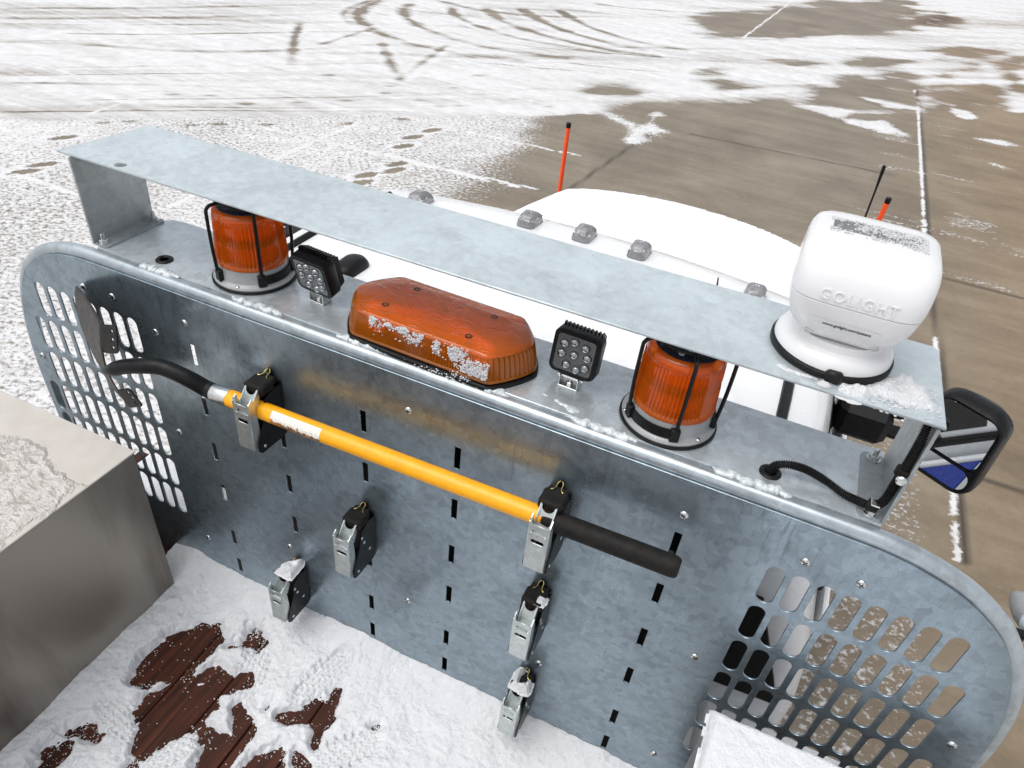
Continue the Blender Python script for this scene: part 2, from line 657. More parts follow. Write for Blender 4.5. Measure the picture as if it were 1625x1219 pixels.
def amber_mat(name, c_trans, c_diff, diff=.45, rough=.12, bump=0, speck=0.0):
    """tinted polycarbonate: part clear, part scattering, glossy skin"""
    t = NT(name)
    n, l = t.n, t.l
    n.remove(t.p)
    tr = n.new("ShaderNodeBsdfTransparent"); tr.inputs[0].default_value = (*c_trans, 1)
    df = n.new("ShaderNodeBsdfDiffuse"); df.inputs[0].default_value = (*c_diff, 1)
    tl = n.new("ShaderNodeBsdfTranslucent"); tl.inputs[0].default_value = (*c_diff, 1)
    gl = n.new("ShaderNodeBsdfGlossy"); gl.inputs["Roughness"].default_value = rough
    gl.inputs[0].default_value = (1, 1, 1, 1)
    m1 = n.new("ShaderNodeMixShader"); m1.inputs[0].default_value = .5
    l.new(df.outputs[0], m1.inputs[1]); l.new(tl.outputs[0], m1.inputs[2])
    m2 = n.new("ShaderNodeMixShader"); m2.inputs[0].default_value = diff
    l.new(tr.outputs[0], m2.inputs[1]); l.new(m1.outputs[0], m2.inputs[2])
    fr = n.new("ShaderNodeFresnel"); fr.inputs[0].default_value = 1.45
    m3 = n.new("ShaderNodeMixShader")
    l.new(fr.outputs[0], m3.inputs[0])
    l.new(m2.outputs[0], m3.inputs[1]); l.new(gl.outputs[0], m3.inputs[2])
    if bump:
        h = t.ramp(t.noise(42, 3, .55, vec=t.map((.55, 1, 1), (0, 0, .3)), dist=1.2), [(.50, 0.0), (.55, 1.0)])
        h2 = t.noise(140, 2, .5)
        bn = t.bump(t.math('ADD', h, t.math('MULTIPLY', h2, .12)), bump, .0016)
        for s in (gl, df, fr): l.new(bn, s.inputs["Normal"])
    l.new(m3.outputs[0], t.out.inputs[0])
    return t.mat


AMBER = amber_mat("amber_lens", (1.0, .48, .07), (1.0, .205, .008), .60, .1)
AMBER_TOP = amber_mat("amber_lens_wet_top", (1.0, .42, .06), (1.0, .25, .022), .60, .08, bump=.40)
AMBER_SIDE = amber_mat("amber_lens_ribbed", (1.0, .50, .08), (1.0, .30, .018), .44, .1)
SMOKE = amber_mat("smoked_lens", (.85, .85, .86), (.55, .55, .56), .5, .12)


def led_cover_mat():
    t = NT("faceted_clear_cover")
    x, y, z = t.sep()
    fx = t.math('ABSOLUTE', t.math('SUBTRACT', t.math('FRACT', t.math('MULTIPLY', x, 420)), .5))
    fz = t.math('ABSOLUTE', t.math('SUBTRACT', t.math('FRACT', t.math('MULTIPLY', z, 420)), .5))
    h = t.math('ADD', fx, fz)
    c = t.ramp(h, [(.2, (.018, .018, .018)), (.75, (.17, .175, .18))])
    t.set(Base_Color=c, Metallic=.4, Roughness=.22, Normal=t.bump(h, .5, .001))
    t.p.inputs["Coat Weight"].default_value = .5
    return t.mat


LED_COVER = led_cover_mat()
REFLECTOR = simple("chrome_reflector", (.30, .31, .33), .13, 1.0, .1, 60)
LED_DOT = simple("led_chip", (.55, .53, .40), .4, 0, .1, 60)


def box_side_mat():
    t = NT("dull_stainless")
    s = t.noise(1, 4, .55, vec=t.map((2.4, 3.2, .8), (.35, 0, 0)), dist=.3)
    f = t.noise(1, 3, .6, vec=t.map((160, 160, 5)))
    c = t.ramp(t.math('ADD', t.math('MULTIPLY', s, .95), t.math('MULTIPLY', f, .05)), [(.40, (.070, .052, .040)), (.58, (.34, .305, .265))])  # soft reflection smears painted into the metal's colour
    t.set(Base_Color=c, Metallic=.6, Roughness=.34, Normal=t.bump(f, .04, .002))
    return t.mat


def box_top_mat():
    """painted lid; a sheet of crackled rime ice lies on it"""
    t = NT("pale_lid_with_rime")
    x, y, z = t.sep()
    edge = t.noise(4.5, 6, .6, dist=.5)
    # rime starts some way in from the front edge and the inner edge
    fy = t.math('MULTIPLY', t.math('ADD', t.math('ADD', y, .20), t.math('MULTIPLY', t.math('ADD', x, .95), .12)), -9.0)
    fx = t.math('MULTIPLY', t.math('ADD', x, .695), -9.0)
    lo = t.math('MINIMUM', fy, fx)
    reg = t.math('ADD', lo, t.math('MULTIPLY', t.math('SUBTRACT', edge, .5), 1.8))
    m = t.ramp(reg, [(.10, 0.0), (.22, 1.0)])
    lump = t.noise(38, 5, .62, vec=t.map((1, 1.7, 1), (0, 0, .5)), dist=.7)
    crk = t.ramp(t.noise(30, 6, .7, vec=t.map((1, 2.0, 1), (0, 0, .5)), dist=1.0), [(.40, 1.0), (.46, 0.0)])
    base = t.ramp(t.noise(18, 4), [(.3, (.50, .465, .42)), (.7, (.57, .535, .49))])
    ice = t.ramp(lump, [(.36, (.535, .50, .46)), (.55, (.63, .60, .565))])
    ice = t.mix(t.math('MULTIPLY', crk, .4), ice, (.42, .37, .315))
    colr = t.mix(m, base, ice)
    hgt = t.math('MULTIPLY', m, t.math('ADD', .35, t.math('SUBTRACT', t.math('MULTIPLY', lump, 1.6), t.math('MULTIPLY', crk, .35))))
    t.set(Base_Color=colr, Roughness=t.ramp(m, [(0, .35), (1, .6)]), Normal=t.bump(hgt, .7, .010))
    return t.mat


def wood_mat():
    t = NT("wet_hardwood_planks")
    g = t.noise(1, 5, .65, vec=t.map((60, 3.0, 1)), dist=.6)
    big = t.noise(4, 3)
    c = t.ramp(g, [(.3, (.014, .005, .003)), (.55, (.066, .019, .009)), (.75, (.13, .040, .017))])
    c = t.mix(t.math('MULTIPLY', t.ramp(big, [(.4, 0.0), (.65, 1.0)]), .5), c, (.02, .009, .006))
    t.set(Base_Color=c, Roughness=.55, Normal=t.bump(g, .3, .003))
    t.p.inputs["Specular IOR Level"].default_value = .2
    return t.mat


WOOD = wood_mat()


# ------------------------------------------------------------------ ground
BARE=[[(-1.72, 5.79), (-2.14, 6.98), (-2.36, 8.11), (-2.43, 9.32), (-2.12, 10.06), (-1.63, 10.75), (-1.03, 11.51), (-0.13, 12.25), (0.25, 12.01), (0.93, 12.19), (1.99, 12.7), (2.18, 12.86), (2.34, 13.78), (2.85, 13.61), (3.69, 13.74), (2.37, 1.88), (2.0, 1.69), (1.04, 2.02), (-0.61, 3.02)], [(0.24, 12.09), (0.04, 12.72), (0.13, 13.62), (0.7, 15.01), (1.84, 16.3), (2.03, 15.59), (2.06, 12.75), (1.45, 12.64), (0.92, 12.43)], [(2.39, 15.48), (3.3, 16.8), (3.59, 16.1), (3.82, 14.9), (3.64, 13.3), (2.13, 12.41), (2.23, 14.74)], [(3.66, 19.28), (4.48, 20.9), (3.98, 16.35), (3.72, 17.5)], [(-2.92, 17.67), (-2.46, 19.4), (-1.41, 22.18), (-0.62, 24.62), (1.86, 27.97), (2.12, 25.38), (1.86, 21.57), (1.0, 19.64), (-0.26, 18.96), (-0.95, 17.47), (-1.5, 16.21), (-2.23, 16.04)], [(-0.66, 15.01), (-0.08, 15.74), (0.48, 15.71), (0.24, 14.97), (-0.31, 14.55)], [(0.38, 16.21), (1.08, 17.3), (1.8, 17.53), (1.6, 16.71), (0.77, 15.88)], [(2.31, 19.35), (3.15, 20.76), (4.02, 20.83), (3.62, 19.53), (2.51, 18.55)], [(-1.87, 13.11), (-1.5, 13.55), (-1.41, 13.12), (-1.71, 12.82)], [(-1.38, 12.18), (-1.15, 12.56), (-0.75, 12.44), (-0.84, 12.02), (-1.24, 11.92)], [(-2.86, 10.7), (-2.55, 10.79), (-2.08, 10.56), (-2.18, 10.26), (-2.56, 10.33)], [(1.86, 24.15), (2.93, 26.12), (3.55, 24.86), (2.81, 23.1), (2.02, 23.05)], [(2.34, 17.05), (3.28, 18.53), (3.36, 17.86), (2.57, 16.77)]]
SNOWP=[[(1.05, 11.69), (1.46, 12.12), (1.97, 11.83), (1.97, 11.47), (1.48, 11.42)], [(0.06, 12.01), (0.47, 12.3), (1.07, 12.39), (0.7, 11.98)], [(2.6, 14.01), (2.77, 13.98), (2.88, 13.64), (2.75, 13.52)], [(2.77, 12.27), (3.14, 12.44), (3.51, 12.38), (3.29, 12.1)], [(-1.76, 8.94), (-1.71, 9.4), (-1.64, 9.94), (-1.56, 9.46), (-1.28, 9.18), (-1.37, 8.91), (-1.53, 8.84), (-1.61, 8.46)], [(-2.52, 9.47), (-1.9, 9.34), (-1.67, 9.19), (-1.78, 8.93), (-2.2, 9.08)], [(1.12, 13.48), (1.64, 13.48), (1.95, 13.43), (1.54, 13.16)], [(2.86, 11.11), (3.35, 11.04), (3.09, 10.84)], [(2.9, 10.01), (3.25, 10.05), (3.07, 9.86)]]
TRACKS=[([(-8.78, 13.62), (-8.58, 12.66), (-8.14, 11.78), (-7.45, 11.2), (-6.55, 10.82), (-5.53, 10.79), (-4.48, 11.12)], 0.34, 0.62), ([(-8.18, 13.89), (-7.87, 13.0), (-7.04, 12.13), (-6.01, 11.69), (-4.96, 11.63), (-3.89, 12.01)], 0.3, 0.55), ([(-7.47, 14.3), (-6.81, 13.41), (-5.64, 12.82), (-4.55, 12.73), (-3.48, 12.94)], 0.26, 0.5), ([(-6.9, 14.83), (-5.97, 13.82), (-4.79, 13.33), (-3.58, 13.23), (-2.64, 13.43)], 0.3, 0.6), ([(-6.3, 15.4), (-5.26, 14.41), (-4.05, 13.85), (-2.98, 13.74)], 0.3, 0.62), ([(-5.65, 16.02), (-4.43, 14.86), (-3.3, 14.39), (-2.33, 14.43)], 0.28, 0.55), ([(-8.04, 14.61), (-6.87, 14.46), (-5.63, 15.04), (-4.34, 16.43), (-2.76, 17.18)], 0.26, 0.4), ([(-5.34, 17.53), (-4.33, 17.92), (-2.84, 18.92), (-1.2, 20.51)], 0.3, 0.5), ([(-8.91, 13.44), (-8.8, 12.58), (-8.45, 11.75), (-7.85, 11.18), (-6.98, 10.88)], 0.16, 0.4), ([(-10.55, 7.16), (-9.54, 8.18), (-8.62, 9.36), (-7.41, 10.95)], 0.12, 0.6), ([(-9.82, 6.95), (-8.13, 8.11), (-6.45, 10.66)], 0.2, 0.35), ([(-8.97, 5.11), (-7.69, 6.18), (-6.5, 7.1)], 0.12, 0.25), ([(-11.76, 7.21), (-10.06, 9.44), (-8.4, 11.98)], 0.2, 0.2), ([(-12.35, 7.64), (-10.62, 10.03), (-8.94, 12.78)], 0.2, 0.2), ([(-8.58, 10.62), (-7.96, 9.64), (-7.47, 8.97), (-6.99, 8.31)], 0.2, 0.55), ([(-6.81, 10.53), (-6.05, 9.57), (-5.32, 8.72)], 0.2, 0.5), ([(-5.89, 11.28), (-5.59, 9.82), (-5.36, 8.78)], 0.16, 0.28), ([(-7.39, 9.52), (-7.43, 10.57), (-7.42, 11.37)], 0.18, 0.38), ([(-10.01, 5.89), (-8.82, 6.92), (-7.31, 8.08)], 0.06, 0.3), ([(-8.57, 4.81), (-7.1, 6.34), (-4.53, 8.53)], 0.06, 0.25), ([(-6.92, 5.63), (-5.48, 6.85), (-3.87, 8.42)], 0.06, 0.25), ([(-11.49, 7.0), (-9.8, 8.88), (-7.71, 11.82)], 0.06, 0.38), ([(-10.62, 6.35), (-9.21, 8.02), (-7.25, 10.3)], 0.05, 0.38), ([(-9.2, 5.81), (-7.34, 7.85), (-5.25, 10.27)], 0.05, 0.38), ([(-9.22, 5.3), (-7.67, 6.93), (-5.58, 9.22)], 0.045, 0.4), ([(-7.78, 5.19), (-6.21, 6.75), (-3.82, 9.18)], 0.05, 0.36), ([(-8.03, 4.4), (-6.28, 6.0), (-4.14, 7.82)], 0.05, 0.36), ([(-9.08, 13.0), (-7.23, 13.44), (-5.43, 14.55), (-3.54, 15.22)], 0.07, 0.45), ([(-7.5, 12.4), (-5.67, 12.06), (-4.1, 12.55), (-2.22, 13.74)], 0.07, 0.42), ([(-7.0, 13.01), (-5.07, 12.44), (-3.27, 13.04), (-1.46, 14.14)], 0.07, 0.42), ([(-6.6, 15.86), (-4.7, 16.6), (-2.59, 17.76)], 0.07, 0.42), ([(-3.76, 11.68), (-2.63, 12.13), (-1.25, 13.05)], 0.07, 0.4), ([(-4.91, 10.52), (-3.58, 11.2), (-2.22, 11.89)], 0.06, 0.4)]
SPOTS=[(-6.94, 4.85), (-6.76, 5.06), (-6.18, 5.38), (-5.95, 5.61), (-5.52, 5.97), (-4.79, 6.63), (-5.28, 8.37), (-5.14, 8.01), (-7.1, 7.95), (-6.96, 7.94), (-4.26, 7.99), (-4.6, 8.06), (-5.36, 7.38), (-6.22, 6.43), (-7.13, 6.1), (-6.79, 6.38), (-5.77, 6.9), (-4.07, 8.24), (-8.35, 6.79), (-8.86, 6.74), (-3.61, 9.04), (-3.06, 9.06), (-4.56, 9.82), (-4.54, 8.93), (-4.37, 7.21), (-6.25, 8.19)]
FOOT=[(-3.87, 7.1), (-3.93, 6.72), (-3.85, 6.37), (-3.61, 5.85), (-3.55, 5.66), (-3.71, 5.38), (-3.65, 5.16), (-6.38, 3.42), (-6.4, 3.64), (-6.87, 4.26)]
WHITE=[[(-10.09, 5.95), (-8.67, 5.91), (-7.33, 5.84)], [(-7.33, 5.84), (-7.29, 4.99)], [(-4.72, 5.04), (-4.73, 5.84), (-4.73, 6.74)], [(-5.61, 5.84), (-4.78, 5.91), (-3.62, 5.98), (-2.23, 6.07)], [(-3.97, 6.01), (-3.01, 6.06), (-2.03, 6.16)], [(-3.95, 7.34), (-2.99, 7.38), (-2.01, 7.47)], [(-6.62, 3.34), (-6.28, 3.34), (-5.6, 3.32)], [(-4.72, 3.52), (-4.72, 3.89), (-4.7, 4.25)], [(1.98, 14.88), (2.01, 12.71), (2.02, 8.1), (2.03, 5.98), (2.07, 4.65), (2.11, 3.21), (2.11, 2.65)], [(-1.58, 16.2), (-1.42, 19.8), (-1.26, 23.76)]]
DJ=[[(-1.5, 8.83), (-1.64, 7.4), (-1.72, 6.41)], [(-1.0, 9.31), (0.31, 9.41), (1.64, 9.52)], [(2.04, 6.7), (2.17, 6.62), (2.9, 6.62)], [(2.15, 3.49), (2.38, 3.51), (2.55, 3.51)]]
HOLES=[[(-0.52, -0.14), (-0.48, -0.17), (-0.48, -0.29), (-0.55, -0.36), (-0.59, -0.37), (-0.62, -0.3), (-0.59, -0.2), (-0.56, -0.16)], [(-0.44, -0.18), (-0.42, -0.13), (-0.37, -0.13), (-0.37, -0.15), (-0.41, -0.16)], [(-0.43, -0.24), (-0.4, -0.25), (-0.44, -0.3), (-0.34, -0.22), (-0.33, -0.24), (-0.38, -0.31), (-0.35, -0.32), (-0.39, -0.43), (-0.42, -0.5), (-0.46, -0.51), (-0.48, -0.46), (-0.53, -0.43), (-0.52, -0.37), (-0.49, -0.32)], [(-0.31, -0.31), (-0.23, -0.32), (-0.23, -0.39), (-0.22, -0.46), (-0.29, -0.5), (-0.3, -0.42), (-0.34, -0.39), (-0.3, -0.37), (-0.27, -0.37)], [(-0.2, -0.28), (-0.14, -0.2), (-0.12, -0.18), (-0.11, -0.14), (-0.09, -0.17), (-0.08, -0.24), (-0.07, -0.3), (-0.11, -0.26), (-0.16, -0.26)], [(-0.61, -0.65), (-0.63, -0.6), (-0.6, -0.55), (-0.59, -0.58), (-0.59, -0.63)], [(-0.62, -0.54), (-0.59, -0.5), (-0.56, -0.51), (-0.55, -0.53), (-0.6, -0.53)], [(-0.2, -0.46), (-0.19, -0.38), (-0.13, -0.34), (-0.12, -0.37), (-0.13, -0.42)], [(-0.11, -0.33), (-0.07, -0.34), (-0.04, -0.37), (-0.07, -0.37)], [(0.03, -0.19), (0.04, -0.18), (0.04, -0.19)], [(-0.43, -0.55), (-0.44, -0.52), (-0.43, -0.52), (-0.41, -0.54)], [(-0.26, -0.28), (-0.24, -0.26), (-0.24, -0.28)], [(-0.42, -0.1), (-0.41, -0.1), (-0.41, -0.11)]]
PRINTS=[[(-0.16, -0.14), (-0.18, -0.23)], [(-0.52, -0.46), (-0.44, -0.47)], [(-0.38, -0.47), (-0.35, -0.41)], [(0.0, -0.28), (0.06, -0.22)], [(-0.34, -0.21), (-0.35, -0.18)]]
BEADS=[[(-0.67, -0.02), (-0.55, -0.02)], [(-0.41, -0.02), (-0.28, -0.03)], [(-0.16, -0.02), (-0.03, -0.02)], [(0.1, -0.02), (0.22, -0.02)], [(0.35, -0.02), (0.47, -0.02)], [(0.61, -0.0), (0.74, -0.02)]]


def ground_mat():
    t = NT("snowy_concrete")
    cov, far, joint, rust = t.attr("cov"), t.attr("far"), t.attr("joint"), t.attr("rust")
    grain = t.noise(23, 4, .62, vec=t.map((1.0, 1.35, 1), (0, 0, -.6)))
    fine = t.noise(75, 2, .5)
    g = t.math('ADD', t.math('MULTIPLY', grain, .78), t.math('MULTIPLY', fine, .22))
    st = t.noise(1, 6, .62, vec=t.map((.55, 6.5, 1), (0, 0, -.734)), dist=.25)
    st2 = t.noise(9, 6, .7)
    st3 = t.noise(1, 5, .6, vec=t.map((.22, 16, 1), (0, 0, -.734)), dist=.2)
    s = t.math('ADD', t.math('ADD', t.math('MULTIPLY', st, .30), t.math('MULTIPLY', g, .16)), t.math('ADD', t.math('MULTIPLY', st2, .28), t.math('MULTIPLY', st3, .26)))
    kn = t.math('ADD', cov, t.math('MULTIPLY', t.math('SUBTRACT', g, .5), 1.9))
    mn = t.ramp(kn, [(.38, 0.0), (.52, .55), (.68, 1.0)])
    kf = t.math('ADD', cov, t.math('MULTIPLY', t.math('SUBTRACT', s, .5), 1.5))
    mf = t.ramp(kf, [(.26, 0.0), (.48, .60), (.76, 1.0)])
    m = t.sep(t.mix(far, mn, mf))[0]
    # bare concrete, wet and stained, running brown to the right
    x = t.sep()[0]
    blot = t.noise(.9, 6, .6, dist=.5)
    lines = t.noise(1, 5, .6, vec=t.map((.5, 5, 1), (0, 0, .35)))
    f2 = t.noise(14, 6, .7)
    q = t.math('ADD', t.math('MULTIPLY', blot, .5), t.math('ADD', t.math('MULTIPLY', lines, .3), t.math('MULTIPLY', f2, .2)))
    grey = t.ramp(q, [(.34, (.130, .106, .077)), (.5, (.203, .169, .126)), (.64, (.278, .238, .184))])
    brown = t.ramp(q, [(.34, (.145, .100, .058)), (.5, (.220, .158, .096)), (.64, (.295, .225, .148))])
    bx = t.math('MULTIPLY', t.math('SUBTRACT', x, 1.2), .5, clamp=True)
    con = t.mix(bx, grey, brown)
    sp = t.ramp(t.noise(60, 2, .6), [(.68, 0.0), (.74, 1.0)])
    con = t.mix(t.math('MULTIPLY', sp, .5), con, (.05, .04, .03))
    con = t.mix(rust, con, (.075, .035, .018))
    con = t.mix(joint, con, (.035, .027, .02))
    sn = t.ramp(t.noise(5, 5, .6), [(.3, (.60, .60, .60)), (.7, (.74, .74, .745))])
    dirt = t.math('MULTIPLY', t.ramp(t.noise(1, 5, .6, vec=t.map((.4, 4, 1), (0, 0, -.734)), dist=.3), [(.42, 0.0), (.66, 1.0)]), t.math('MULTIPLY', far, .35))
    sn = t.mix(dirt, sn, (.44, .42, .405))
    c = t.mix(m, con, sn)
    h = t.math('ADD', t.math('MULTIPLY', m, .8), t.math('MULTIPLY', f2, .25))
    t.set(Base_Color=c, Roughness=t.ramp(m, [(0, .48), (1, .8)]), Normal=t.bump(h, .5, .02))
    t.p.inputs["Specular IOR Level"].default_value = .35
    return t.mat


def build_ground():
    xs = np.concatenate([[-3000, -1000, -400, -100, -50, -28, -20], np.arange(-14.5, 3.2, .045), np.arange(3.2, 7.5, .08), [9, 14, 25, 60, 150, 600, 3000]])
    ys = np.concatenate([[-3000, -600, -200, -80, -30, -12, -5, -2], np.arange(0, 10, .045), np.arange(10, 18, .055), np.arange(18, 36, .10), [38, 45, 60, 100, 200, 600, 3000]])
    X, Y = np.meshgrid(xs, ys, indexing='ij')
    wob = (fbm(X * 1.1, Y * 1.1, 5) - .5)
    # which side of the long wheel line: beyond it the snow lies thick and driven over
    s = (X + 7.81) * -.670 + (Y - 4.23) * .742 + wob * .25
    far = sstep(s, -.08, .12)
    u = (X + 7.81) * .742 + (Y - 4.23) * .670          # along the wheel lines
    streak = fbm(u * .18, s * 3.2, 5)
    cov_far = .74 + (streak - .5) * .9 + (fbm(X * .5, Y * .5, 4) - .5) * .35
    cov_near = .625 + (fbm(X * .35 + 40, Y * .35, 4) - .5) * .35 + .10 * sstep(s, -2.5, 0)
    cov = cov_far * far + cov_near * (1 - far)
    rag = (fbm(u * .7 + 3, s * 2.6, 5) - .5)
    D = np.full(X.shape, -9.0)
    for i, p in enumerate(BARE):
        D = np.maximum(D, poly_sdf(X, Y, p) + wob * (.9 if i in (0, 4) else .5) + rag * (1.1 if i else .5))
    left = sstep(X, -4.2, -1.6)                        # sprinkling thins out towards the bare slab
    edge = np.where(far > .5, sstep(D, -.35, .45), sstep(D, -2.0 * left - .05, .35))
    patch = (fbm(u * .5, s * 2.5, 5) - .5) * .5
    cov = cov * (1 - edge) + (.02 + np.maximum(patch, 0) * sstep(Y, 9, 13) * 1.0) * edge
    # slab beside the truck keeps a thin sprinkle
    side = sstep(X, -.6, .6) * (1 - sstep(X, 1.86, 1.98)) * (1 - sstep(Y, 3.6, 5.2))
    cov = np.maximum(cov, side * (.25 + .18 * fbm(X * 3, Y * 3, 3)))
    side2 = sstep(X, 2.0, 2.2) * (1 - sstep(Y, 3.2, 5)) * (1 - sstep(X, 2.4, 3))
    cov = np.maximum(cov, side2 * .12)
    for p in SNOWP:
        d = poly_sdf(X, Y, p) + wob * .5 + rag * .5
        cov = np.maximum(cov, .78 * sstep(d, -.15, .12))
    # sparse flecks on the right
    fl = fbm(X * 1.2 + 9, Y * 5, 4)
    cov = np.maximum(cov, sstep(fl, .62, .76) * .42 * sstep(X, .6, 1.6) * sstep(Y, 5.0, 7.0))
    # tyre tracks
    for pts, w, k in TRACKS:
        P = [(p.x, p.y) for p in catmull([(a, b, 0) for a, b in pts], 5)]
        d, T = path_dist(X, Y, P)
        # two ribs per tyre, fading out along the sweep
        fade = sstep(T, -.02, .06) * (1 - .55 * sstep(T, .4, 1.0))
        brk = .80 + .45 * (vnoise(X * 5, Y * 5) - .5) + .3 * (vnoise(X * 1.3 + 7, Y * 1.3) - .5)
        core = (1 - sstep(d, w * .30, w * .62)) * (.72 + .28 * np.cos(d / w * 9.0))
        cov = cov - core * k * 1.45 * fade * brk
        cov = cov + np.exp(-((d - w * .8) / (w * .16)) ** 2) * .14 * fade
    for (a, b) in SPOTS:
        r_ = np.hypot((X - a) * .742 + (Y - b) * .670, 2.2 * ((X - a) * -.670 + (Y - b) * .742)) + wob * .12
        cov = cov - .38 * (1 - sstep(r_, .0, .15))
    for (a, b) in FOOT:
        ca, sa = .45, .89
        uu, vv = (X - a) * ca + (Y - b) * sa, -(X - a) * sa + (Y - b) * ca
        r_ = np.hypot(uu / .16, vv / .065)
        cov = cov - .50 * (1 - sstep(r_, .6, 1.1)) + .25 * np.exp(-((r_ - 1.35) / .18) ** 2)
    joint = np.zeros(X.shape)
    for i, pts in enumerate(WHITE):
        P = [(p.x, p.y) for p in catmull([(a, b, 0) for a, b in pts], 4)]
        d = seg_dist(X, Y, P) + (vnoise(X * 14, Y * 14) - .5) * (.02 if i == 8 else .035)
        w = .016 if i == 8 else .034
        cov = np.maximum(cov, (1 - sstep(d, w * .4, w * 1.1)) * (.86 if i != 8 else .95))
        if i == 8: joint = np.maximum(joint, np.exp(-(seg_dist(X - .035, Y, P) / .02) ** 2) * .9)
    for pts in DJ:
        joint = np.maximum(joint, np.exp(-(seg_dist(X, Y, pts) / .022) ** 2) * .8)
    rust = sstep(poly_sdf(X, Y, BARE[11]) + wob * .8, -.1, .5) * .8
    Z = np.clip(cov, 0, 1) * .012 * sstep(fbm(X * 2, Y * 2, 3), .2, .7)
    g = grid_mesh("ground", list(xs), list(ys), Z, ground_mat(), attr={"cov": np.clip(cov, -.6, 1.3), "far": far, "joint": joint, "rust": rust})
    tag(g, kind="structure")


build_ground()


def adopt(parent, *obs):
    for o in obs:
        o.parent = parent
        o.matrix_parent_inverse = Matrix.Translation(-Vector(parent.location))
    return obs[0] if len(obs) == 1 else obs


def rr_ring(hx0, hx1, y0, y1, r_, z, n=6, bulge=0.0):
    """rounded rectangle ring in plan; bulge pushes the far side forward at the middle"""
    pts = rrect((hx0 + hx1) / 2, (y0 + y1) / 2, hx1 - hx0, y1 - y0, r_, n)
    out = []
    for x, y in pts:
        out.append((x, y, z))
    # subdivide the long far side so that it can bow
    res = []
    for a, b in zip(out, out[1:] + out[:1]):
        res.append(a)
        if abs(a[1] - b[1]) < 1e-6 and abs(a[0] - b[0]) > .3:
            for k in range(1, 8):
                t = k / 8
                res.append((a[0] + (b[0] - a[0]) * t, a[1], z))
    fin = []
    w = max(abs(hx0), abs(hx1))
    for x, y, z_ in res:
        f = max(0.0, (y - y0) / (y1 - y0))
        fin.append((x, y + bulge * f * f * (1 - (x / w) ** 2), z_))
    return fin


